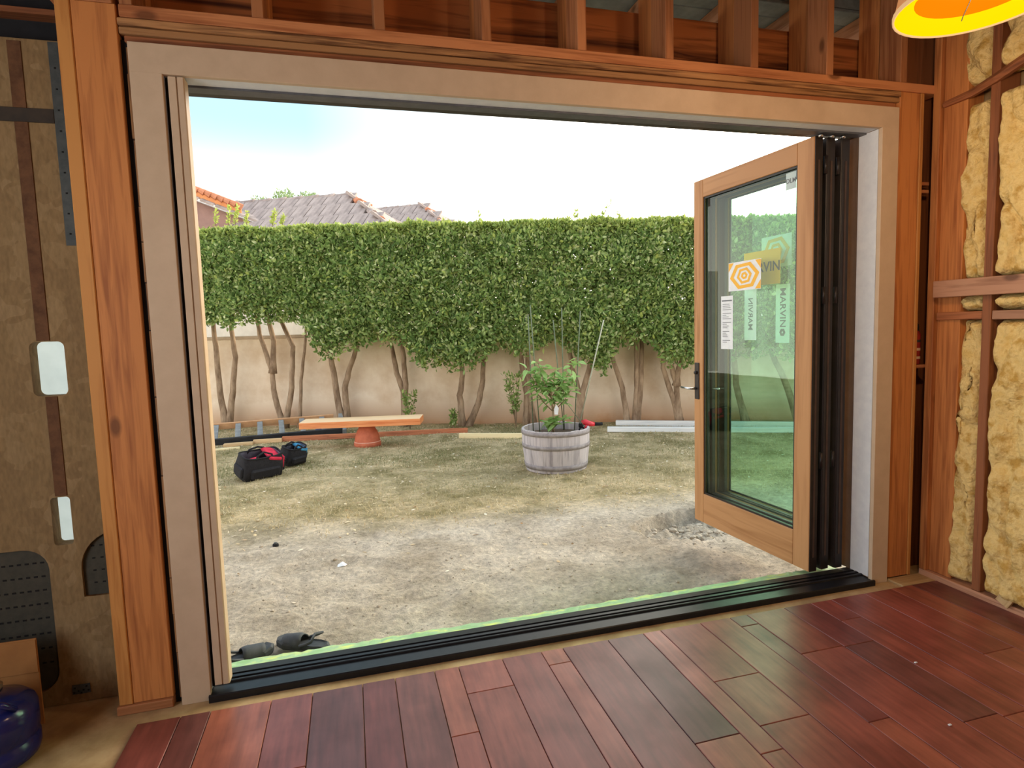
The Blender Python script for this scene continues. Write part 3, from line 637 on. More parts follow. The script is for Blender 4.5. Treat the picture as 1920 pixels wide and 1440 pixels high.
def axis_(a, b, fine0, fine1, df, dc):
    v = [a]
    while v[-1] < b:
        x = v[-1]; v.append(x+(df if fine0 <= x <= fine1 else dc))
    return v
gx = axis_(-7, 14, -1.6, 5.0, 0.03, 0.16); gy = axis_(0.2, 13, 0.2, 4.0, 0.03, 0.09)
vs = [(x, y, gh(x, y)) for y in gy for x in gx]; nx = len(gx)
fs = [(j*nx+i, j*nx+i+1, (j+1)*nx+i+1, (j+1)*nx+i) for j in range(len(gy)-1) for i in range(nx-1)]
mgd, nt, b = base('yard_soil', (0.4, 0.35, 0.28, 1), 0.95, 0, 0.1)
at_ = N(nt, 'ShaderNodeAttribute'); at_.attribute_name = 'lawn'; tc = N(nt, 'ShaderNodeTexCoord')
n1 = N(nt, 'ShaderNodeTexNoise'); n1.inputs['Scale'].default_value = 2.2; n1.inputs['Detail'].default_value = 8; n1.inputs['Roughness'].default_value = 0.65; nt.links.new(tc.outputs['Object'], n1.inputs['Vector'])
n2 = N(nt, 'ShaderNodeTexNoise'); n2.inputs['Scale'].default_value = 26; n2.inputs['Detail'].default_value = 8; n2.inputs['Roughness'].default_value = 0.7; nt.links.new(tc.outputs['Object'], n2.inputs['Vector'])
r1 = N(nt, 'ShaderNodeValToRGB'); r1.color_ramp.elements[0].position = 0.36; r1.color_ramp.elements[1].position = 0.64
r1.color_ramp.elements[0].color = srgb(190, 178, 158); r1.color_ramp.elements[1].color = srgb(232, 222, 204); nt.links.new(n1.outputs[0], r1.inputs[0])
r2 = N(nt, 'ShaderNodeValToRGB'); r2.color_ramp.elements[0].position = 0.38; r2.color_ramp.elements[1].position = 0.62
r2.color_ramp.elements[0].color = srgb(158, 146, 104); r2.color_ramp.elements[1].color = srgb(228, 208, 168); nt.links.new(n1.outputs[0], r2.inputs[0])
m1 = N(nt, 'ShaderNodeMix', data_type='RGBA'); nt.links.new(at_.outputs['Fac'], m1.inputs[0]); nt.links.new(r1.outputs[0], m1.inputs[6]); nt.links.new(r2.outputs[0], m1.inputs[7])
g = N(nt, 'ShaderNodeMapRange'); g.inputs['From Min'].default_value = 0.3; g.inputs['From Max'].default_value = 0.7; g.inputs['To Min'].default_value = 0.62; g.inputs['To Max'].default_value = 1.28; nt.links.new(n2.outputs[0], g.inputs['Value'])
h = N(nt, 'ShaderNodeHueSaturation'); nt.links.new(m1.outputs[2], h.inputs['Color']); nt.links.new(g.outputs[0], h.inputs['Value']); nt.links.new(h.outputs[0], b.inputs['Base Color'])
bp = N(nt, 'ShaderNodeBump'); bp.inputs['Strength'].default_value = 1.0; bp.inputs['Distance'].default_value = 0.05; nt.links.new(n2.outputs[0], bp.inputs['Height']); nt.links.new(bp.outputs[0], b.inputs['Normal'])
gr = mesh('yard_ground', vs, fs, mgd, None, smooth=True); gr['kind'] = 'structure'
a = gr.data.attributes.new('lawn', 'FLOAT', 'POINT'); a.data.foreach_set('value', [lawn(v[0], v[1]) for v in vs])

# garden wall
mwl, nt, b = base('stucco', srgb(190, 178, 160), 0.9, 0, 0.1)
tc = N(nt, 'ShaderNodeTexCoord'); n1 = N(nt, 'ShaderNodeTexNoise'); n1.inputs['Scale'].default_value = 1.3; n1.inputs['Detail'].default_value = 9; n1.inputs['Roughness'].default_value = 0.65; nt.links.new(tc.outputs['Object'], n1.inputs['Vector'])
r = N(nt, 'ShaderNodeValToRGB'); r.color_ramp.elements[0].position = 0.35; r.color_ramp.elements[1].position = 0.66; r.color_ramp.elements[0].color = srgb(212, 188, 160); r.color_ramp.elements[1].color = srgb(242, 228, 208); nt.links.new(n1.outputs[0], r.inputs[0])
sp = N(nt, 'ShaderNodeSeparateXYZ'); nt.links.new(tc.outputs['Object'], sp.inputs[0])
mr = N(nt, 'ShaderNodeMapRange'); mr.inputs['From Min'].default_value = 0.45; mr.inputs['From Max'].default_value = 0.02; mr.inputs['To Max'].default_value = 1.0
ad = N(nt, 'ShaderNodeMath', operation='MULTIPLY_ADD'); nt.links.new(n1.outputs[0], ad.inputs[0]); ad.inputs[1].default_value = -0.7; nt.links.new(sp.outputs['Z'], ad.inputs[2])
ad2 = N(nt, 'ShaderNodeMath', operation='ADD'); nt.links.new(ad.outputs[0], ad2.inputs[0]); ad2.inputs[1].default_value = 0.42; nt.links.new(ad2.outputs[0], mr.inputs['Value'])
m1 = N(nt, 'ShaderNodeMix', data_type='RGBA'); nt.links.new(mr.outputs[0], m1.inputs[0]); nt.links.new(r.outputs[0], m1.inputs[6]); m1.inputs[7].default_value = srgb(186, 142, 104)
nt.links.new(m1.outputs[2], b.inputs['Base Color'])
bp = N(nt, 'ShaderNodeBump'); bp.inputs['Strength'].default_value = 0.3; n3 = N(nt, 'ShaderNodeTexNoise'); n3.inputs['Scale'].default_value = 60; nt.links.new(tc.outputs['Object'], n3.inputs['Vector']); nt.links.new(n3.outputs[0], bp.inputs['Height']); nt.links.new(bp.outputs[0], b.inputs['Normal'])
gw = empty('garden_wall', wallpt(0, 0, GZ), WANG, kind='structure')
box('wall_body', (-3.5, 0.0, -0.05), (14.0, 0.18, 1.50), mwl, gw, 0.01)
gw.children[0].data.transform(Matrix.Translation(gw.children[0].location)); gw.children[0].location = (0, 0, 0)
box('wall_cap', (-3.5, 0.0, 1.501), (14.0, 0.18, 1.555), noisy('cap_concrete', srgb(196, 176, 154), srgb(176, 156, 134), 6), gw, 0.01)

# ------------------------------------------------------------------ foliage helper
def leafmat(name, rampcols, trans=0.35, rough=0.6, fcol=(186, 198, 104)):
    m = bpy.data.materials.new(name); m.use_nodes = True; nt = m.node_tree; b = nt.nodes['Principled BSDF']; o_ = nt.nodes['Material Output']
    ge = N(nt, 'ShaderNodeNewGeometry'); r = N(nt, 'ShaderNodeValToRGB'); nt.links.new(ge.outputs['Random Per Island'], r.inputs[0])
    els = r.color_ramp.elements; n = len(rampcols)
    els[0].color = rampcols[0]; els[1].color = rampcols[-1]
    for i in range(1, n-1): e = els.new(i/(n-1)); e.color = rampcols[i]
    at_ = N(nt, 'ShaderNodeAttribute'); at_.attribute_name = 'fresh'
    mx = N(nt, 'ShaderNodeMix', data_type='RGBA'); nt.links.new(at_.outputs['Fac'], mx.inputs[0]); nt.links.new(r.outputs[0], mx.inputs[6]); mx.inputs[7].default_value = srgb(*fcol)
    nt.links.new(mx.outputs[2], b.inputs['Base Color']); b.inputs['Roughness'].default_value = rough; b.inputs['Specular IOR Level'].default_value = 0.25
    tl = N(nt, 'ShaderNodeBsdfTranslucent'); nt.links.new(mx.outputs[2], tl.inputs[0])
    ms = N(nt, 'ShaderNodeMixShader'); ms.inputs[0].default_value = trans
    nt.links.new(b.outputs[0], ms.inputs[1]); nt.links.new(tl.outputs[0], ms.inputs[2]); nt.links.new(ms.outputs[0], o_.inputs[0])
    return m
M_hedge = leafmat('hedge_leaf', [srgb(80, 106, 56), srgb(112, 142, 74), srgb(140, 166, 92), srgb(94, 122, 64), srgb(186, 202, 130), srgb(124, 152, 80), srgb(216, 222, 170)])
M_citrus = leafmat('citrus_leaf', [srgb(120, 158, 92), srgb(150, 186, 112), srgb(186, 212, 142)])
def leaves_mesh(name, P, L, Wd, mat, parent, fresh=None, rng=None, kind=None, loc=(0, 0, 0), updir=0.3):
    """P: n x 3 leaf bases; folded six-point leaves with random headings"""
    n = len(P); rng = rng or np.random.default_rng(1)
    d = rng.normal(size=(n, 3)); d[:, 2] += updir; d /= np.linalg.norm(d, axis=1)[:, None]
    a = rng.normal(size=(n, 3)); s = np.cross(d, a); s /= np.linalg.norm(s, axis=1)[:, None]; nn = np.cross(s, d)
    L = (np.ones(n)*L*rng.uniform(0.7, 1.25, n))[:, None]; Wd = L*Wd
    v = np.empty((n, 6, 3))
    v[:, 0] = P; v[:, 1] = P+d*L*0.35+s*Wd*0.5+nn*Wd*0.15; v[:, 2] = P+d*L*0.72+s*Wd*0.36+nn*Wd*0.12
    v[:, 3] = P+d*L-nn*L*0.06; v[:, 4] = P+d*L*0.72-s*Wd*0.36+nn*Wd*0.12; v[:, 5] = P+d*L*0.35-s*Wd*0.5+nn*Wd*0.15
    me = bpy.data.meshes.new(name); nv = n*6; me.vertices.add(nv); me.vertices.foreach_set('co', v.reshape(-1))
    quads = np.array([[0, 1, 2, 3], [0, 3, 4, 5]])[None]+(np.arange(n)*6)[:, None, None]; q = quads.reshape(-1)
    me.loops.add(len(q)); me.loops.foreach_set('vertex_index', q.astype(np.int32)); me.polygons.add(n*2)
    me.polygons.foreach_set('loop_start', np.arange(n*2, dtype=np.int32)*4)
    me.update(calc_edges=True); me.materials.append(mat)
    if fresh is not None:
        at_ = me.attributes.new('fresh', 'FLOAT', 'POINT'); at_.data.foreach_set('value', np.repeat(fresh, 6).astype(np.float32))
    o = bpy.data.objects.new(name, me); o.location = loc; link(o, parent)
    if kind: o['kind'] = kind
    return o
M_bark = noisy('pale_bark', srgb(172, 148, 122), srgb(112, 90, 70), 10, rough=0.9, bump=0.4, stretch=(1, 1, 0.35))

def onoff(px, py, off):            # pixel -> point on the plane parallel to the garden wall, off metres in front
    o = wallpt(0, off); r = Vector(_R*(px-CX)/FPX+_U*(CY-py)/FPX+_f); c = Vector(CAM)
    t = (o-c).dot(WN)/r.dot(WN); q = c+r*t
    return q
def wall_s(q): return (q-wallpt(0)).dot(WD)
# hedge trees: trunks traced in place, 0.35-0.5 m before the wall
trees = [
 ('hedge tree at the far left, its twin stems rising beside the ladder', [[(425, 797), (412, 735), (404, 650), (400, 600)], [(427, 797), (437, 735), (441, 670), (432, 600)]], 0.26),
 ('hedge tree with wide forked pale stems right of the ladder end', [[(533, 787), (515, 743), (510, 697), (487, 627), (478, 580)], [(533, 787), (547, 727), (549, 650), (520, 585)], [(511, 700), (513, 640), (498, 580)], [(560, 788), (565, 713), (573, 637), (575, 600)]], 0.28),
 ('hedge tree with two thin stems above the beam on the clay pot', [[(641, 775), (628, 713), (618, 660), (614, 620)], [(651, 777), (646, 727), (656, 690), (670, 650)]], 0.24),
 ('hedge tree with narrow stems and a green sprout at its foot', [[(759, 780), (757, 735), (744, 700), (732, 640)], [(759, 780), (760, 720), (757, 670)]], 0.24),
 ('hedge tree with stout curved stems left of the barrel', [[(868, 795), (862, 741), (868, 700), (860, 650)], [(877, 795), (897, 757), (905, 713), (908, 660)]], 0.31),
 ('hedge tree whose thin stem stands behind the left of the barrel', [[(987, 797), (988, 740), (979, 690), (975, 640)], [(1000, 797), (990, 720), (990, 650)]], 0.21),
 ('hedge tree with forked stems behind the right of the barrel', [[(1080, 795), (1088, 747), (1073, 690), (1065, 640)], [(1084, 790), (1092, 735), (1108, 680), (1118, 640)]], 0.28),
 ('hedge tree of three straight stems above the white boards', [[(1177, 785), (1167, 727), (1150, 677), (1145, 620)], [(1190, 785), (1194, 727), (1193, 640)], [(1193, 785), (1202, 727), (1204, 650)]], 0.28),
 ('hedge tree with branching stems just left of the open door leaf', [[(1276, 787), (1257, 730), (1243, 690), (1246, 640)], [(1276, 787), (1268, 723), (1257, 680), (1252, 640)], [(1268, 723), (1272, 690), (1290, 650)]], 0.28),
 ('hedge tree seen through the glass of the door leaf', [[(1400, 782), (1380, 720), (1376, 650)], [(1500, 790), (1470, 710), (1440, 650)]], 0.28),
 ('hedge tree at the right end, behind the folded leaves', [[(1590, 790), (1580, 710), (1570, 650)], [(1640, 790), (1650, 710), (1640, 650)]], 0.28)]
cs = [wall_s(onoff(t[1][0][0][0], 790, t[2])) for t in trees]
bounds = [cs[0]-1.9]+[(a+b)/2 for a, b in zip(cs[:-1], cs[1:])]+[cs[-1]+1.2]
rng = np.random.default_rng(12)
lowpx = [(360, 616), (480, 608), (585, 606), (612, 672), (650, 672), (690, 640), (760, 650), (800, 690), (890, 694), (930, 660), (990, 668), (1040, 640), (1090, 680), (1135, 700), (1160, 650), (1230, 650), (1250, 690), (1310, 680), (1450, 670), (1700, 670)]
low = sorted([(wall_s(onoff(x, y, 0.5)), onoff(x, y, 0.5).z) for x, y in lowpx])
ls = [q[0] for q in low]; lz = [q[1] for q in low]
def ztop(s): return np.interp(s, [0, 2, 4, 6, 8, 10], [3.09, 3.06, 3.01, 2.96, 2.90, 2.84])
for ti, (lab, stems, off) in enumerate(trees):
    base_ = onoff(stems[0][0][0], stems[0][0][1], off); base_.z = GZ
    t = empty('hedge_tree', base_, 0, lab, 'tree', 'hedge trees along the garden wall')
    for st_ in stems:
        pts = []
        for k, (x, y) in enumerate(st_):
            q = onoff(x, y, off); 
            if k == 0 and y > 760: q.z = GZ-0.03
            pts.append(q-base_)
        top = pts[-1]+Vector((random.uniform(-.15, .15), 0, 0.9)); pts.append(top)
        fine = []
        for i in range(len(pts)-1):
            for k in range(4):
                q = pts[i].lerp(pts[i+1], k/4); fine.append(q+Vector((random.uniform(-.006, .006), random.uniform(-.01, .01), 0)))
        fine.append(pts[-1]); m = len(fine); r0 = 0.056 if len(stems) < 3 else 0.050
        if len(stems) == 4 and st_ is stems[3]: r0 = 0.03
        tube('trunk', fine, [r0*(1.45 if i == 0 else 1.15 if i == 1 else 1)*(1-0.55*i/m) for i in range(m)], M_bark, t, 8)
    s0, s1 = bounds[ti], bounds[ti+1]; n = int(16500*(s1-s0))
    s = rng.uniform(s0-0.06, s1+0.06, n)
    front = rng.random(n) < 0.62
    dep = np.where(front, 0.86-np.abs(rng.normal(0, 0.07, n)), rng.uniform(0.0, 0.85, n))
    u = rng.random(n)
    zt = ztop(s)+np.array([0.035*noise.noise(Vector((a*2.5, 0, 7)))+0.03*noise.noise(Vector((a*9, 3, 7)))+0.07*max(0, noise.noise(Vector((a*23, 3, 7)))-0.2) for a in s])
    zl = np.interp(s, ls, lz)+np.array([0.11*noise.noise(Vector((a*3.3, 0, 2)))+0.06*noise.noise(Vector((a*11, 0, 2))) for a in s])+(0.86-dep)*0.10
    z = zl+(zt-zl)*u
    topm = rng.random(n) < 0.10; z = np.where(topm, zt-np.abs(rng.normal(0, 0.04, n)), z)
    # hollows and bulges in the clipped face, thinner towards the bottom
    bul = np.array([0.15*noise.noise(Vector((a*1.6, c*1.6, 11)))+0.08*noise.noise(Vector((a*5, c*5, 13))) for a, c in zip(s, z)])
    rnd = np.clip((zt-z)/0.25, 0, 1)**0.5*0.12-0.12
    dep = dep+bul+rnd-0.10*np.clip(1-(z-zl)/0.3, 0, 1)
    hol = np.array([noise.noise(Vector((a*2.2, c*2.6, 21))) for a, c in zip(s, z)])
    low_k = np.clip((z-zl)/0.35, 0.25, 1)
    keep = (rng.random(n) < low_k)
    keep &= ~((hol > 0.42) & (rng.random(n) < 0.3) & front)
    s, z, dep, zt = s[keep], z[keep], dep[keep], zt[keep]
    P = np.stack([-1.5+WD.x*s+WN.x*dep, 8.87+WD.y*s+WN.y*dep, z], 1)-np.array(base_)
    fr = np.clip(1-(zt-z)/0.22, 0, 1)*rng.uniform(0.1, 0.8, len(s))+(rng.random(len(s)) < 0.07)*rng.uniform(0.3, 0.9, len(s))
    leaves_mesh('foliage', P, 0.078, 0.50, M_hedge, t, fr, rng, 'stuff', updir=0.45)
# shoots standing above the clipped top
def shoot(tree_i, px, py0, py1, lean=0, nleaf=26, fresh=0.7):
    t = [o for o in bpy.data.objects if o.name.startswith('hedge_tree')]; t = sorted(t, key=lambda o: o.location.x)[tree_i]
    a = onoff(px, py0, 0.6)-t.location; b = onoff(px+lean, py1, 0.6)-t.location
    tube('shoot', [a, a.lerp(b, 0.5)+Vector((0.01, 0, 0)), b], [0.005, 0.004, 0.002], M_bark, t, 5)
    q = np.array([list(a.lerp(b, random.uniform(0.15, 1.0))) for _ in range(nleaf)])
    leaves_mesh('shoot_leaves', q, 0.062, 0.42, M_hedge, t, np.full(nleaf, fresh), rng, 'stuff', updir=0.8)
for a in ((0, 404, 425, 392, 0, 40, .9), (0, 428, 425, 386, 2, 50, .9), (0, 440, 425, 388, 6, 50, .9), (0, 462, 425, 398, 0, 40, .9), (1, 510, 425, 395, 6, 60, .9), (1, 528, 425, 405, 4, 40, .9), (5, 897, 422, 397, 1, 12, .5), (7, 1085, 422, 396, -6, 20, .5), (7, 1112, 422, 402, -4, 22, .5), (7, 1125, 410, 380, 20, 16, .3), (8, 1158, 422, 397, 3, 18, .6), (4, 832, 425, 412, 0, 20, .6), (7, 1066, 422, 408, 0, 8, .4)): shoot(*a)
# sprouts at the foot of the hedge
def sprout(px, py0, py1, off, n, lab, spread=0.07, lean=0, k=1.0):
    a = onoff(px, py0, off); a.z = GZ
    t = empty('shrub_sprout', a, 0, lab, 'shrub')
    b = onoff(px+lean, py1, off)-a; P = []
    for i in range(max(3, n//40)):
        e = Vector((random.uniform(-spread, spread), random.uniform(-spread, spread)*0.5, 0))
        tube('stem', [(0, 0, -0.01), b*0.5+e*0.4, b*random.uniform(0.8, 1)+e], [0.007, 0.005, 0.003], M_bark, t, 5)
        for _ in range(40): 
            f = random.uniform(0.25, 1); P.append(list(b*f+e*f*1.1+Vector((random.gauss(0, .02), random.gauss(0, .02), 0))))
    leaves_mesh('foliage', np.array(P), 0.065*k, 0.5, M_hedge, t, np.full(len(P), 0.1), rng, 'stuff', updir=0.5)
sprout(768, 786, 730, 0.50, 160, 'small dark green sprout behind the right end of the orange beam', 0.10)
sprout(968, 794, 700, 0.52, 240, 'tall leafy sprout against the wall left of the barrel', 0.12, -6)
sprout(850, 790, 768, 0.5, 40, 'tiny sprout left of the stout curved trunk', 0.03)

# ------------------------------------------------------------------ lawn and litter
def blades(name, n, region, hgt, wid, mat, seed, lay=0.5):
    r_ = np.random.default_rng(seed); out_ = []
    x0, x1, y0, y1 = region
    x = r_.uniform(x0, x1, n); y = r_.uniform(y0, y1, n)
    m = np.array([lawn(a, b_) for a, b_ in zip(x, y)]); pat = np.array([0.5+0.9*noise.noise(Vector((a*0.8, b_*1.1, 31)))+0.4*noise.noise(Vector((a*3, b_*4, 3))) for a, b_ in zip(x, y)])
    wy = 8.87-0.40*(x+1.5)-0.25
    keep = (r_.random(n) < m*np.clip(pat, 0.12, 1)) & (y < wy)
    x, y, pat = x[keep], y[keep], pat[keep]; n = len(x)
    z = np.array([gh(a, b_) for a, b_ in zip(x, y)])
    th = r_.uniform(0, 2*PI, n); h = hgt*r_.uniform(0.5, 1.3, n); ln = r_.uniform(0.2, 1.0, n)*hgt*lay*2
    v = np.empty((n, 3, 3)); w_ = wid/2
    v[:, 0] = np.stack([x-w_*np.sin(th), y+w_*np.cos(th), z-0.003], 1); v[:, 1] = np.stack([x+w_*np.sin(th), y-w_*np.cos(th), z-0.003], 1)
    v[:, 2] = np.stack([x+ln*np.cos(th), y+ln*np.sin(th), z+h], 1)
    me = bpy.data.meshes.new(name); me.vertices.add(n*3); me.vertices.foreach_set('co', v.reshape(-1))
    me.loops.add(n*3); me.loops.foreach_set('vertex_index', np.arange(n*3, dtype=np.int32)); me.polygons.add(n); me.polygons.foreach_set('loop_start', np.arange(n, dtype=np.int32)*3)
    me.update(calc_edges=True); me.materials.append(mat)
    at_ = me.attributes.new('fresh', 'FLOAT', 'POINT'); at_.data.foreach_set('value', np.repeat(np.clip(r_.random(n)*np.clip((y-2.6)*0.5, 0.05, 1.15)*0.85+(pat-0.5)*0.8, 0, 1), 3).astype(np.float32))
    return link(bpy.data.objects.new(name, me))
M_grass = leafmat('grass_blade', [srgb(216, 196, 152), srgb(238, 220, 180), srgb(186, 166, 122), srgb(246, 232, 200), srgb(198, 180, 138), srgb(230, 208, 162)], 0.35, 0.8, (122, 128, 80))
tag(blades('grass', 150000, (-3.5, 8.5, 1.9, 8.5), 0.026, 0.008, M_grass, 5, 0.8), 'short patchy half-dry lawn grass in the yard', 'grass', kind='stuff')
M_dry = leafmat('dry_leaf', [srgb(210, 186, 140), srgb(240, 226, 190), srgb(166, 128, 84), srgb(250, 244, 224)], 0.15, 0.8)
rr = np.random.default_rng(9); n = 4500
x = rr.uniform(-2.5, 7, n); y = 0.4+rr.random(n)**0.55*8.0; ok = (y < 8.87-0.40*(x+1.5)-0.1) & (rr.random(n) < np.where(y < 2.3, 0.25, 1))
x, y = x[ok], y[ok]; P = np.stack([x, y, np.array([gh(a, b_) for a, b_ in zip(x, y)])+0.004], 1)
o = leaves_mesh('leaf_litter', P, 0.046, 0.5, M_dry, None, None, rr, updir=-0.2); 
me = o.data; co = np.empty(len(me.vertices)*3); me.vertices.foreach_get('co', co); co = co.reshape(-1, 6, 3)
co[:, :, 2] = co[:, :1, 2]+np.abs(co[:, :, 2]-co[:, :1, 2])*0.25; me.vertices.foreach_set('co', co.reshape(-1)); me.update()
tag(o, 'dry fallen leaves scattered over the lawn and soil', 'leaf litter', kind='stuff')
# clods and pebbles
rr = np.random.default_rng(15); bm = bmesh.new()
for k in range(1500):
    if k < 170:
        a = rr.uniform(0, 2*PI); q = rr.random()**0.5; x = 3.25+0.46*q*math.cos(a); y = 1.50+0.28*q*math.sin(a); r = rr.uniform(0.010, 0.035)
    else: x = rr.uniform(-1.2, 4.5); y = rr.uniform(0.35, 2.6); r = rr.uniform(0.003, 0.008)+(0.008 if rr.random() < 0.06 else 0)
    res = bmesh.ops.create_icosphere(bm, subdivisions=1, radius=1)
    z = gh(x, y)
    for v in res['verts']: v.co = Vector((x+v.co.x*r*rr.uniform(.7, 1.3), y+v.co.y*r*rr.uniform(.7, 1.3), z+v.co.z*r*0.7))
tag(bmobj('soil_clods', bm, noisy('clod', srgb(196, 188, 172), srgb(160, 148, 130), 20, rough=0.95), None), 'loose clods and pebbles in the dug pit and over the bare soil', 'soil', kind='stuff')
q = at(517, 1024, 2, GZ)
t = empty('sprinkler_head', (q.x, q.y, gh(q.x, q.y)), 0, 'small black sprinkler head poking out of the bare soil', 'sprinkler')
lathe('body', [(0.022, -0.02), (0.022, 0.012), (0.018, 0.018), (0.0, 0.018)], M_rubber, t, 14)
lathe('nozzle_cap', [(0.012, 0.018), (0.012, 0.026), (0.0, 0.027)], M_steel, t, 10)
q = at(641, 1058, 2, GZ); t = mesh('paper_scrap', [(-.03, -.02, .004), (.02, -.03, .01), (.035, .01, .004), (.005, .028, .022), (-.028, .02, .006), (0, 0, .018)], [(0, 1, 5), (1, 2, 5), (2, 3, 5), (3, 4, 5), (4, 0, 5)], M_paper, None, (q.x, q.y, gh(q.x, q.y)))
tag(t, 'crumpled white scrap on the bare soil left of centre', 'scrap')

# ------------------------------------------------------------------ half barrel with citrus
bc = Vector((2.865, 3.74, GZ)); BR, BH = 0.375, 0.455
t = empty('barrel_planter', bc, 0, 'weathered grey half wine barrel planter on the lawn', 'planter')
mb_ = wood('weathered_oak', srgb(194, 188, 190), srgb(152, 146, 150), 'z', knots=False, fine=30, rough=0.85, vary=0.06)
mh_ = noisy('rusty_hoop', srgb(164, 158, 158), srgb(132, 126, 126), 14, rough=0.7, metal=0.1)
NS = 22
def rad(z): return BR*(0.86+0.14*math.sin(min(1, z/BH+0.18)*PI/2)) 
for k in range(NS):
    a0 = 2*PI*k/NS+0.002; a1 = 2*PI*(k+1)/NS-0.002; vs = []; fs = []
    zz = [0.0, 0.11, 0.22, 0.33, BH+random.uniform(-.003, .003)]
    for z in zz:
        for r, a in ((rad(z), a0), (rad(z), (a0+a1)/2), (rad(z), a1), (rad(z)-0.022, a1), (rad(z)-0.022, a0)):
            vs.append((r*math.cos(a), r*math.sin(a), z))
    for j in range(4):
        for i in range(5): fs.append((j*5+i, j*5+(i+1) % 5, (j+1)*5+(i+1) % 5, (j+1)*5+i))
    fs += [(4, 3, 2, 1, 0), (20, 21, 22, 23, 24)]
    mesh('stave', vs, fs, mb_, t)
for z0, z1 in ((0.03, 0.085), (0.255, 0.30), (0.40, 0.445)):
    lathe('hoop', [(rad(z0)+0.001, z0), (rad(z0)+0.005, z0), (rad(z1)+0.005, z1), (rad(z1)+0.001, z1)], mh_, t, 44)
M_soil = noisy('potting_soil', srgb(98, 78, 62), srgb(66, 52, 42), 25, rough=0.95, bump=0.6)
lathe('soil', [(rad(0.37)-0.024, 0.372), (0.2, 0.385), (0.05, 0.39), (0, 0.39)], M_soil, t, 30)
ct = empty('young_citrus_tree', bc+Vector((-0.02, 0.0, 0.385)), 0, 'young citrus tree with pale green leaves planted in the half barrel', 'tree')
SC = 263/5.0/ (FPX/6.6)   # rough metres per reference pixel, for sizes only
trunk = [Vector((0, 0, -0.03)), Vector((-0.01, 0, 0.10)), Vector((0.0, 0.01, 0.24)), Vector((-0.02, 0, 0.40)), Vector((-0.03, 0, 0.55))]
tube('trunk', trunk, [0.016, 0.014, 0.012, 0.010, 0.007], M_bark, ct, 8)
tips = [(-0.30, 0.02, 0.72), (-0.18, -0.05, 0.80), (-0.10, 0.08, 0.62), (0.02, -0.04, 0.70), (0.14, 0.05, 0.62), (0.26, -0.03, 0.78), (0.30, 0.06, 0.60), (-0.24, 0.0, 0.55), (0.08, 0.1, 0.48), (-0.05, -0.1, 0.52), (0.2, -0.08, 0.50), (0.10, -0.02, 0.16), (-0.06, -0.04, 0.14)]
def lf(Ln, Wd, curl):
    vs = []; fs = []
    for i in range(5):
        f = i/4; w_ = Wd*math.sin(PI*min(0.97, f*0.9+0.06))/2; x = Ln*f; z = -curl*f*f
        vs += [(x, -w_, z+w_*0.35), (x, 0, z), (x, w_, z+w_*0.35)]
    for i in range(4):
        for j in range(2): a = i*3+j; fs.append((a, a+1, a+4, a+3))
    me = bpy.data.meshes.new('leaf'); me.from_pydata(vs, [], fs); me.materials.append(M_citrus); me.polygons.foreach_set('use_smooth', [True]*len(fs))
    return me
lms = [lf(0.125, 0.050, 0.02), lf(0.145, 0.054, 0.04), lf(0.105, 0.044, 0.012)]
random.seed(21)
for ti, tp_ in enumerate(tips):
    tp_ = Vector(tp_); st_ = trunk[2] if tp_.z > 0.3 else trunk[1]
    if tp_.z > 0.6: st_ = trunk[3]
    mid = st_.lerp(tp_, 0.5)+Vector((0, 0, -0.03)); tube('branch', [st_, mid, tp_], [0.006, 0.005, 0.003], M_bark, ct, 6)
    for k in range(22 if tp_.z > 0.3 else 18):
        f = random.uniform(0.35, 1.0); q = st_.lerp(tp_, f)+Vector((random.gauss(0, .025), random.gauss(0, .025), random.gauss(0, .02)))
        o = bpy.data.objects.new('leaf', random.choice(lms)); o.location = q
        o.rotation_euler = (random.uniform(-.5, .5), random.uniform(-0.7, 0.6), random.uniform(0, 2*PI)); link(o, ct)
tg = mesh('plant_tag', [(-.022, 0, -.075), (.02, .004, -.08), (.03, .0, -.01), (.002, 0, .035), (-.024, 0, -.012)], [(0, 1, 2, 3, 4)], M_paper, ct, (0.0, -0.10, 0.30)); tg['label'] = 'white plant tag'
# stakes
M_stake = noisy('green_stake', srgb(104, 116, 92), srgb(84, 98, 76), 30, rough=0.6)
stakes = [((1000, 808), (990, 590), 0.10, 'left end'), ((1012, 808), (994, 572), 0.02, 'left, tallest'), ((1057, 806), (1037, 600), 0.14, 'middle, shortest'), ((1058, 806), (1053, 577), 0.16, 'middle, upright'), ((1077, 808), (1088, 583), -0.02, 'right, tilted'), ((1088, 790), (1132, 600), 0.10, 'far right')]
labs = ['thin green stake at the left edge of the barrel, second from left', 'tallest green stake at the left of the barrel', 'short faint stake behind the middle of the citrus leaves', 'upright green stake above the middle of the citrus tree', 'green stake leaning slightly right over the citrus tree', 'thick pale stake leaning far right out of the barrel']
labs[0] = 'leftmost thin green stake in the barrel'
for (a, b_, dy, _), lb in zip(stakes, labs):
    A = at(a[0], a[1], 1, bc.y+dy); B = at(b_[0], b_[1], 1, bc.y+dy+0.05)
    A.z = max(A.z, GZ+0.40)
    tag(tube('plant_stake', [A-(B-A).normalized()*0.06, A.lerp(B, .5), B], 0.0075 if 'thick' in lb else 0.006, M_stake if 'thick' not in lb else noisy('pale_stake', srgb(176, 178, 160), srgb(150, 152, 130), 20), None, 6), lb, 'stake', 'plant stakes in the barrel')
tag(tube('tie_rod', [at(1052, 742, 1, bc.y-0.1), at(1096, 800, 1, bc.y-0.14)], 0.004, M_stake, None, 6), 'thin rod slanting from the plant tag to the red tool', 'stake')
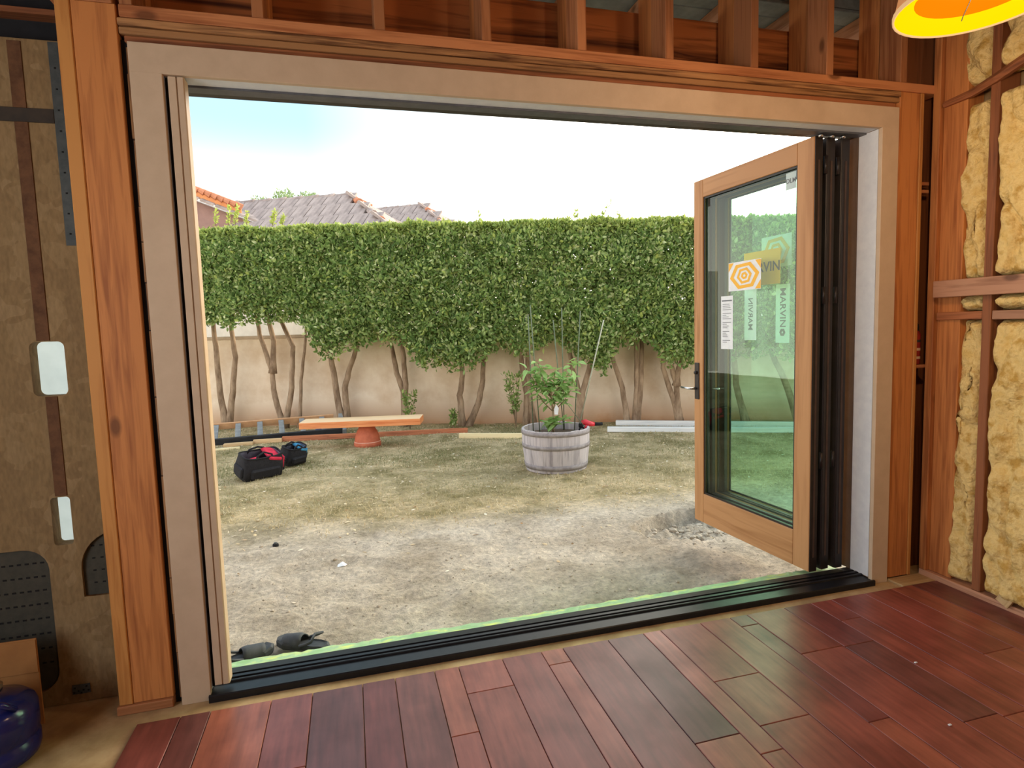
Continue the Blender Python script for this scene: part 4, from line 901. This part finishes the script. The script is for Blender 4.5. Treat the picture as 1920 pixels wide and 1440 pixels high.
# red tool on the rim
M_redp, _, _ = base('red_plastic', srgb(206, 44, 60), 0.35)
q = at(1102, 797, 1, bc.y-0.06)
t = empty('cordless_tool', q, -0.1, 'red and black hand tool lying over the right rim of the barrel', 'tool')
tube('motor_body', [(-0.07, 0, 0.03), (-0.03, 0, 0.035), (0.03, 0, 0.012), (0.075, 0, 0.006)], [0.026, 0.034, 0.030, 0.024], M_redp, t, 12)
tube('grip', [(0.07, 0, 0.008), (0.14, 0, 0.004), (0.17, 0, 0.006)], [0.020, 0.018, 0.019], M_rubber, t, 10)
tube('battery_block', [(-0.10, 0, 0.0), (-0.06, 0, 0.0)], 0.024, M_rubber, t, 8)
tube('trigger_guard', [(-0.07+0.034*math.cos(a), -0.01, -0.055+0.034*math.sin(a)) for a in [2*PI*k/14 for k in range(15)]], 0.009, M_rubber, t, 8)
tube('front_knob', [(-0.02, -0.02, 0.0), (-0.04, -0.03, -0.03)], 0.014, M_redp, t, 8)

# ------------------------------------------------------------------ pot, beam, boards, ladder
pc = at(687, 838, 2, GZ); pc = Vector((pc.x+0.02, pc.y+0.07, GZ))
M_terra = noisy('terracotta', srgb(206, 116, 84), srgb(184, 98, 70), 10, rough=0.85)
t = empty('terracotta_pot', pc, 0, 'upturned terracotta pot holding up the orange beam', 'pot')
PR = 0.182; PH = 0.30
lathe('body', [(PR*0.96, 0.062), (PR*0.90, 0.13), (PR*0.78, 0.20), (PR*0.62, 0.25), (PR*0.55, PH), (0, PH)], M_terra, t, 36)
lathe('rim', [(PR*0.9, 0.0), (PR, 0.002), (PR*1.01, 0.055), (PR*0.96, 0.064), (PR*0.9, 0.064)], M_terra, t, 36)
lathe('chalky_ring', [(PR*0.985, 0.0635), (PR*0.99, 0.073), (PR*0.955, 0.075)], noisy('lime_crust', srgb(226, 170, 146), srgb(214, 150, 124), 20), t, 36)
M_ob = {a: wood('orange_beam_'+a, srgb(236, 158, 104), srgb(216, 124, 74), a, knots=True, vary=0.03) for a in 'x'}
M_skylit_top = wood('skylit_pale_wood', srgb(240, 208, 168), srgb(222, 186, 140), 'x', knots=False, vary=0.02)
def bar(name, pa, pb, w_, h_, mat, lab, cat='board', group=None, z=None, tilt=0, extra=None):
    """a straight length of timber between two ground points (top view), lying on its bottom"""
    A = Vector(pa); B = Vector(pb); d = B-A; L = d.length; ang = math.atan2(d.y, d.x); el = math.asin(d.z/L)
    bm = bmesh.new(); add_box(bm, (-L/2, -w_/2, 0), (L/2, w_/2, h_)); bmesh.ops.bevel(bm, geom=bm.edges[:], offset=0.003, segments=1, affect='EDGES')
    o = bmobj(name, bm, mat, None, (A+B)/2); o.rotation_euler = (tilt, -el, ang)
    return tag(o, lab, cat, group)
A = at(568, 802, 1, pc.y+0.20); B = at(791, 786, 1, pc.y-0.28)
zt_ = GZ+PH+0.003
A.z = zt_-0.012; B.z = zt_+0.012
bar('wooden_beam', A+Vector((0, 0, 0)), B, 0.27, 0.085, M_ob['x'], 'orange beam balanced on the upturned terracotta pot', 'beam', tilt=0.07)
bm_ = bpy.data.objects['wooden_beam']; L_ = (B-A).length
box('skylit_top_face', (-L_/2+0.002, -0.132, 0.0852), (L_/2-0.002, 0.132, 0.0875), M_skylit_top, bm_, 0)['label'] = 'pale weathered upper face with sky light painted in'  # cream slab: weathered tone plus sky light painted onto the top
M_red2 = wood('red_brown_board', srgb(196, 124, 88), srgb(150, 92, 66), 'x', vary=0.05)
M_pale = wood('pale_board', srgb(214, 182, 138), srgb(186, 150, 108), 'x', vary=0.05)
M_creamb = wood('cream_board', srgb(238, 222, 178), srgb(220, 198, 150), 'x', knots=False, vary=0.02)
M_whiteb = wood('white_board', srgb(226, 228, 226), srgb(204, 208, 210), 'x', knots=False, vary=0.02)
def G(px, py, dz=0.0): q = at(px, py, 2, GZ); q.z = GZ+dz; return q
bar('timber_board', G(530, 828), G(877, 811), 0.04, 0.075, M_red2, 'long red-brown board on edge running behind the terracotta pot', 'board')
bar('timber_board', G(476, 832), G(529, 829), 0.05, 0.06, M_pale, 'short pale board between the ladder and the red-brown board', 'board')
bar('timber_board', G(420, 838), G(475, 834), 0.10, 0.045, M_pale, 'weathered board lying under the near rail of the ladder', 'board')
bar('timber_board', G(396, 846), G(450, 841), 0.06, 0.025, M_creamb, 'thin pale slat at the left end of the boards', 'board')
bar('timber_board', G(861, 822), G(1012, 822), 0.04, 0.075, M_creamb, 'cream board on edge left of the barrel', 'board')
bar('timber_board', G(1139, 809), G(1560, 811), 0.09, 0.07, M_whiteb, 'front white board on the lawn right of the barrel', 'board')
bar('timber_board', G(1155, 797, 0.0), G(1590, 802, 0.0), 0.09, 0.075, M_whiteb, 'rear white board on the lawn, just behind the front one', 'board')
# ladder lying on its side rails
M_tan = noisy('tan_fibreglass', srgb(206, 160, 118), srgb(188, 142, 102), 8, rough=0.5)
M_dk = noisy('dark_fibreglass', srgb(52, 54, 58), srgb(40, 42, 46), 8, rough=0.5)
M_alu = noisy('dull_aluminium', srgb(150, 152, 152), srgb(124, 128, 130), 12, rough=0.6, metal=0.15)
A = G(380, 840); B = G(650, 815); d = (B-A); Ll = d.length; ang = math.atan2(d.y, d.x)
t = empty('step_ladder', (A.x, A.y, GZ-0.02), ang, 'step ladder lying along the wall with dark near rail and grey rungs', 'ladder')
t.rotation_euler = (0.34, 0, ang)
box('rail', (0, 0.02, 0.03), (Ll*0.97, 0.05, 0.13), M_dk, t)
box('rail', (0.1, 0.50, 0.03), (Ll*0.93, 0.53, 0.13), M_tan, t)
for k in range(8):
    x = 0.12+k*0.30
    if x < Ll-0.1: box('rung', (x, 0.05, 0.085), (x+0.075, 0.50, 0.115), M_alu, t)
box('end_bracket', (Ll*0.97, 0.0, 0.025), (Ll*1.0, 0.55, 0.12), M_alu, t)
box('foot', (-0.04, 0.015, 0.02), (0.0, 0.055, 0.135), M_rubber, t); box('foot', (0.04, 0.495, 0.02), (0.1, 0.535, 0.135), M_rubber, t)
q = G(601, 812); t = empty('blue_bag', (q.x, q.y+0.05, GZ), 0.1, 'small blue plastic bag by the end of the ladder', 'bag')
bm = bmesh.new(); bmesh.ops.create_icosphere(bm, subdivisions=3, radius=1)
for v in bm.verts:
    v.co = Vector((v.co.x*0.075, v.co.y*0.05, max(0, (v.co.z+0.9)*0.055)))*(1+0.25*noise.noise(v.co*2.5))
bmobj('sack', bm, noisy('blue_plastic', srgb(84, 110, 160), srgb(60, 84, 136), 12, rough=0.4), t, smooth=False)
tube('knot', [(0.02, 0, 0.095), (0.03, 0, 0.12), (0.05, 0, 0.125)], [0.012, 0.007, 0.012], M_paper, t, 6)

# ------------------------------------------------------------------ tool bags
M_bag = noisy('black_canvas', srgb(34, 33, 38), srgb(22, 21, 26), 40, rough=0.85, bump=0.3)
M_liner = noisy('grey_liner', srgb(110, 112, 128), srgb(84, 86, 100), 20, rough=0.8)
M_redc = noisy('red_canvas', srgb(214, 44, 74), srgb(180, 34, 60), 20, rough=0.8)
M_bluec = noisy('blue_canvas', srgb(70, 150, 190), srgb(50, 120, 164), 20, rough=0.8)
def bag(loc, rz, L, Wd, Hh, accent, label, seed):
    t = empty('tool_bag', (loc[0], loc[1], loc[2]+0.035), rz, label, 'bag'); t.rotation_euler = (0.30, 0.0, rz); random.seed(seed)
    rings = [(0.0, 0.94, 0.90), (0.02, 1.0, 1.0), (0.5, 1.02, 0.98), (0.8, 0.98, 0.84), (1.0, 0.94, 0.70)]
    nn = 28; vs = []; fs = []
    def ring(k, sx, sy, f, inner=0):
        for i in range(nn):
            a = 2*PI*i/nn; ca, sa = math.cos(a), math.sin(a); e = 0.38
            x = L/2*sx*math.copysign(abs(ca)**e, ca); y = Wd/2*sy*math.copysign(abs(sa)**e, sa)
            wob = 0.03*noise.noise(Vector((a*1.5+seed, f*3, seed)))
            vs.append((x*(1+wob)-inner*x*0.06, y*(1+wob)-inner*y*0.08, Hh*f+(0.02*abs(x)/(L/2) if f > .9 else 0)))
    for k, (f, sx, sy) in enumerate(rings): ring(k, sx, sy, f)
    for k in range(len(rings)-1):
        for i in range(nn): fs.append((k*nn+i, k*nn+(i+1) % nn, (k+1)*nn+(i+1) % nn, (k+1)*nn+i))
    fs.append(tuple(range(nn))[::-1]); mesh('body', vs, fs, M_bag, t, smooth=True)
    vs = []; fs = []
    ring(0, 0.90, 0.66, 0.98, 0.5); ring(1, 0.86, 0.62, 0.35, 0.5)
    for i in range(nn): fs.append((i, nn+i, nn+(i+1) % nn, (i+1) % nn))
    fs.append(tuple(range(nn, 2*nn))); mesh('liner', vs, fs, M_liner, t, smooth=True)
    rp_ = [(L/2*0.93*math.copysign(abs(math.cos(a))**.4, math.cos(a)), Wd/2*0.69*math.copysign(abs(math.sin(a))**.4, math.sin(a)), Hh*1.01+0.015*abs(math.cos(a))) for a in [2*PI*i/28 for i in range(29)]]
    tube('rim_frame', rp_, 0.010, M_bag, t, 6)
    for s in (-1, 1):
        tube('carry_handle', [(-L*0.22, s*Wd*0.36, Hh*0.85), (-L*0.18, s*Wd*0.30, Hh*1.12), (0, s*Wd*0.24, Hh*1.24), (L*0.18, s*Wd*0.30, Hh*1.12), (L*0.22, s*Wd*0.36, Hh*0.85)], 0.011, M_bag, t, 6)
        box('end_pocket', (s*L*0.5-0.02, -Wd*0.30, 0.03), (s*L*0.5+0.035, Wd*0.30, Hh*0.62), M_bag, t, 0.015)
        box('side_pocket', (-L*0.36, s*Wd*0.5-0.02, 0.03), (L*0.36, s*Wd*0.5+0.03, Hh*0.58), M_bag, t, 0.015)
    a_ = box('colour_panel', (L*0.10, -Wd*0.42, Hh*0.86), (L*0.44, Wd*0.34, Hh*1.03), accent, t, 0.012, rot=(0.12, 0.25, 0)); a_['label'] = 'bright coloured fabric panel'
    box('colour_flap', (L*0.46, -Wd*0.32, Hh*0.30), (L*0.535, Wd*0.28, Hh*0.9), accent, t, 0.01)
    box('inner_tool', (-L*0.28, -Wd*0.12, Hh*0.55), (-L*0.02, Wd*0.10, Hh*0.88), accent if accent is M_redc else M_liner, t, 0.02, rot=(0.2, 0.1, 0.3))
    box('white_tab', (-L*0.20, -Wd*0.36, Hh*0.93), (-L*0.05, -Wd*0.22, Hh*0.96), M_paper, t, 0.004)
    tube('strap', [(L*0.5, -Wd*0.1, Hh*0.8), (L*0.62, -Wd*0.15, Hh*0.55), (L*0.60, -Wd*0.12, 0.10), (L*0.52, -Wd*0.1, 0.06)], 0.009, M_bag, t, 6)
    return t
bag((-0.34, 4.57, GZ), math.radians(34), 0.45, 0.31, 0.24, M_redc, 'larger black tool bag with red lining, standing open on the lawn', 3)
bag((-0.04, 5.10, GZ), math.radians(48), 0.30, 0.22, 0.19, M_bluec, 'smaller black tool bag with blue trim behind the larger bag', 6)

# ------------------------------------------------------------------ clogs by the sill
M_foam = noisy('dark_grey_foam', srgb(74, 80, 86), srgb(58, 64, 70), 20, rough=0.7)
def sandal(loc, rz, lab, tilt=0, mirror=1):
    t = empty('sandal', loc, rz, lab, 'shoe', 'sandals by the sill'); t.rotation_euler = (tilt, 0, rz)
    o_ = [(0.0, -.030), (0.05, -.038), (0.11, -.034), (0.17, -.045), (0.22, -.046), (0.26, -.030), (0.275, 0.0), (0.26, .034), (0.21, .050), (0.15, .044), (0.09, .036), (0.04, .036), (0.0, .028), (-.015, 0.0)]
    o_ = [(x, y*mirror) for x, y in o_]
    bm = bmesh.new(); n = len(o_); rows = []
    for z, k in ((0.0, 0.93), (0.008, 1.0), (0.022, 1.0), (0.030, 0.93), (0.024, 0.80)):
        rows.append([bm.verts.new(((x-0.13)*k+0.13, y*k, z+(0.012*max(0, (x-.2)/.07) if z > .02 else 0))) for x, y in o_])
    for a, b_ in zip(rows[:-1], rows[1:]):
        for i in range(n): bm.faces.new((a[i], a[(i+1) % n], b_[(i+1) % n], b_[i]))
    bm.faces.new(rows[0][::-1]); bm.faces.new(rows[-1]); bm.normal_update()
    bmesh.ops.recalc_face_normals(bm, faces=bm.faces[:]); bmobj('sole', bm, M_foam, t)
    vs = []; fs = []
    for i in range(7):
        x = 0.115+0.105*i/6; hh_ = 0.058-0.018*abs(i/6-0.2); w_ = 0.046+0.004*math.sin(i)
        for j in range(9):
            a = PI*j/8; vs.append((x+0.012*math.sin(a), w_*math.cos(a), 0.012+hh_*math.sin(a)))
    for i in range(6):
        for j in range(8): a = i*9+j; fs.append((a, a+1, a+10, a+9))
    u = mesh('upper', vs, fs, M_foam, t, smooth=True); m = u.modifiers.new('s', 'SOLIDIFY'); m.thickness = 0.006
    tube('heel_strap', [(0.12, -0.046, 0.03), (0.08, -0.050, 0.045), (0.05, -.05, 0.06), (0.06, 0.0, 0.075), (0.05, .05, 0.06), (0.08, .05, .045), (0.12, .046, .03)], 0.007, M_foam, t, 6)
q = G(438, 1228); sandal((0.02, 0.42, GZ+0.02), math.radians(24), 'dark grey sandal nearest the left jamb, lying outside the sill')
sandal((0.52, 0.45, GZ+0.022), math.radians(150), 'dark grey sandal outside the sill, a step right of its mate', 0.0, -1)

# ------------------------------------------------------------------ neighbouring houses
M_tile = noisy('grey_roof_tile', srgb(128, 116, 112), srgb(168, 154, 148), 6, rough=0.85, stretch=(1, 0.4, 1))
M_tileo = noisy('warm_roof_tile', srgb(196, 132, 100), srgb(170, 112, 84), 8, rough=0.85)
M_stucco = noisy('white_stucco', srgb(226, 220, 208), srgb(212, 206, 194), 4, rough=0.9)
M_fasc = noisy('orange_fascia', srgb(220, 150, 96), srgb(204, 132, 82), 5, rough=0.7)
M_grf = noisy('grey_trim', srgb(206, 206, 206), srgb(186, 186, 188), 5)
tile_me = {}
def tile_mesh(w_, l_, mat):
    k = (round(w_, 3), round(l_, 3), mat.name)
    if k not in tile_me:
        bm = bmesh.new(); add_box(bm, (0.008, -0.02, 0), (w_-0.008, l_, 0.06)); bmesh.ops.bevel(bm, geom=bm.edges[:], offset=0.006, segments=1, affect='EDGES')
        me = bpy.data.meshes.new('roof_tile'); bm.to_mesh(me); bm.free(); me.materials.append(mat); tile_me[k] = me
    return tile_me[k]
def zpt(px, py, z): return at(px, py, 2, z)
def house(label, r1, r2, zr, pitch, rows, tw, tl, left_ext, mat, wall_z=0.0):
    R1 = zpt(*r1, zr); R2 = zpt(*r2, zr); d = (R2-R1); d.z = 0; Lr = d.length; ang = math.atan2(d.y, d.x)
    t = empty('neighbour_house', (R2.x, R2.y, zr), ang, label, 'house')
    # local: x along ridge (ridge end at 0, negative = left), -y towards viewer
    cp, sp_ = math.cos(pitch), math.sin(pitch); random.seed(7)
    def put(M):
        o = bpy.data.objects.new('roof_tile', tile_mesh(tw, tl*1.12, mat)); o.matrix_local = M; link(o, t); return o
    for side in (0, 1):
        for r in range(rows):
            sdist = tl*(r+1)
            plan = sdist*cp; mx_ = plan
            if side == 0:     # front slope
                x = -Lr-left_ext+(0.5*tw if r % 2 else 0)
                while x < mx_-tw-0.25*tl:
                    o = put(Matrix.Translation((x, -plan, -sdist*sp_)) @ Matrix.Rotation(pitch+0.05, 4, 'X') @ Matrix.Translation((0, 0, random.uniform(0, .008)))); x += tw
            else:             # hip end slope, facing +x
                y = -plan+0.45*tl*cp; ylim = -y-tw*0.9
                while y < ylim:
                    put(Matrix.Translation((plan, y, -sdist*sp_)) @ Matrix.Rotation(PI/2, 4, 'Z') @ Matrix.Rotation(pitch+0.05, 4, 'X')); y += tw
    E_ = rows*tl
    a = E_*cp; zz = -E_*sp_-0.02; Lx = -Lr-left_ext
    vs = [(Lx, 0, -0.03), (0, 0, -0.03), (a, -a, zz), (Lx, -a, zz), (a, a, zz), (Lx, a, zz)]
    mesh('roof_deck', vs, [(3, 2, 1, 0), (2, 4, 1), (4, 5, 0, 1), (0, 5, 3)], mat, t)
    n_ = int((Lr+left_ext)/0.42)
    for k in range(n_):
        x = -k*0.42; tube('ridge_tile', [(x-0.45, 0, 0.018), (x+0.0, 0, 0.045)], [0.075, 0.095], mat, t, 10, smooth=False)
    for sg in (-1, 1):
        hl = math.hypot(a, a, ); dirv = Vector((a, sg*a, zz)); m_ = int(dirv.length/0.42)
        for k in range(m_):
            A_ = dirv*(k/m_); B_ = dirv*((k+1.1)/m_); tube('hip_tile', [A_+Vector((0, 0, .01)), B_+Vector((0, 0, .035))], [0.065, 0.095], mat if k % 3 else M_tileo, t, 10, smooth=False)
    box('wall', (Lx+0.1, -a+0.35, -zr+wall_z+GZ), (a-0.35, a-0.35, zz+0.02), M_stucco, t, 0)
    box('eave_board', (Lx, -a-0.03, zz-0.16), (a, -a, zz-0.01), M_grf, t, 0)
    return t
house('neighbouring house with the largest grey tiled hip roof above the hedge', (450, 386), (660, 371), 4.6, 0.60, 4, 0.36, 0.62, 1.6, M_tile)
house('farther neighbouring house with a small grey hip roof right of the large one', (706, 397), (793, 389), 5.3, 0.60, 4, 0.42, 0.70, 0.6, M_tile)
# left house: warm rake edge dropping to the right
P0 = at(345, 347, 1, 12.5); P1 = at(452, 388, 1, 12.5)
t = empty('neighbour_house', (P0.x, 12.5, 0), 0, 'neighbouring house at far left with an orange lit gable edge', 'house')
dv = P1-P0; n_ = 9
for k in range(n_):
    q = Vector((0, 0, P0.z))+Vector((dv.x, 0, dv.z))*(k/n_); q2 = Vector((0, 0, P0.z))+Vector((dv.x, 0, dv.z))*((k+1.15)/n_)
    tube('ridge_tile', [q+Vector((0, 0, 0.03)), q2+Vector((0, 0, 0.0))], [0.05, 0.075], M_tileo, t, 8, smooth=False)
e2 = Vector((dv.x, 0, dv.z))
z0 = P0.z
def slab(name, za, zb, dz0, dz1, y0, y1, mat, ex=1.0, xs=-4.5):
    m_ = dv.z/dv.x
    vs = []
    for y in (y0, y1):
        for x in (xs, dv.x*ex): vs += [(x, y, z0+m_*x+dz0), (x, y, z0+m_*x+dz1)]
    return mesh(name, vs, [(0, 2, 3, 1), (4, 5, 7, 6), (0, 1, 5, 4), (2, 6, 7, 3), (1, 3, 7, 5), (0, 4, 6, 2)], mat, t)
slab('rake_board', 0, 0, -0.17, -0.01, 0.0, 0.05, M_fasc, 1.0)
slab('lower_rake', 0, 0, -0.25, -0.19, -0.10, 0.05, M_grf, 1.7)
slab('gable_wall', 0, 0, -1.6, -0.20, 0.10, 0.3, noisy('brown_stucco', srgb(150, 118, 108), srgb(136, 106, 98), 5), 1.9)
for k in range(14):
    x = -1.2+k*0.3; m_ = dv.z/dv.x
    o = bpy.data.objects.new('roof_tile', tile_mesh(0.3, 0.4, M_tile)); o.location = (x, -0.08, z0+m_*x-0.235); o.rotation_euler = (0.3, -math.atan(m_), 0); link(o, t)

box('lower_wall', (-5, 0.32, -P0.z*0+GZ), (6.5, 0.5, 3.0), M_stucco, t, 0)
for k, (px_, py_) in enumerate(((1717, 1243), (1781, 1360))):
    q = at(px_, py_, 2, 0.013); c_ = box('debris_chip', (q.x-0.006, q.y-0.004, 0.0132), (q.x+0.006, q.y+0.004, 0.017), M_paper, None, 0.001)
    tag(c_, ['tiny white chip on the hardwood, farther of two', 'tiny white chip on the hardwood, nearer of two'][k], 'debris')
# far trees
M_far = leafmat('far_leaf', [srgb(110, 134, 96), srgb(134, 156, 112), srgb(150, 168, 118)])
def fartree(px0, px1, py0, py1, n, lab, dist=30):
    A = at(px0, py1, 1, dist); B = at(px1, py0, 1, dist); c = (A+B)/2
    t = empty('distant_tree', (c.x, dist, GZ), 0, lab, 'tree')
    tube('trunk', [(0, 0, 0), (0, 0, c.z-GZ)], [0.22, 0.1], M_bark, t, 8)
    r_ = np.random.default_rng(int(px0)); q = r_.normal(size=(n, 3)); q /= np.linalg.norm(q, axis=1)[:, None]; q *= (r_.random(n)**(1/3))[:, None]
    q = q*np.array([abs(B.x-A.x)/2, 0.6, abs(B.z-A.z)/2])+np.array([0, 0, c.z-GZ])
    q += 0.12*np.array([[noise.noise(Vector(v)*2), 0, noise.noise(Vector(v)*2+Vector((5, 5, 5)))] for v in q])
    leaves_mesh('foliage', q, 0.16, 0.4, M_far, t, np.zeros(n), r_, 'stuff')
fartree(516, 552, 356, 392, 500, 'distant tree crown just above the large grey roof')
fartree(560, 600, 360, 392, 420, 'distant tree crown right of the other, touching the roof ridge')
fartree(470, 522, 370, 398, 420, 'low distant tree crown at the left end of the roof ridge')
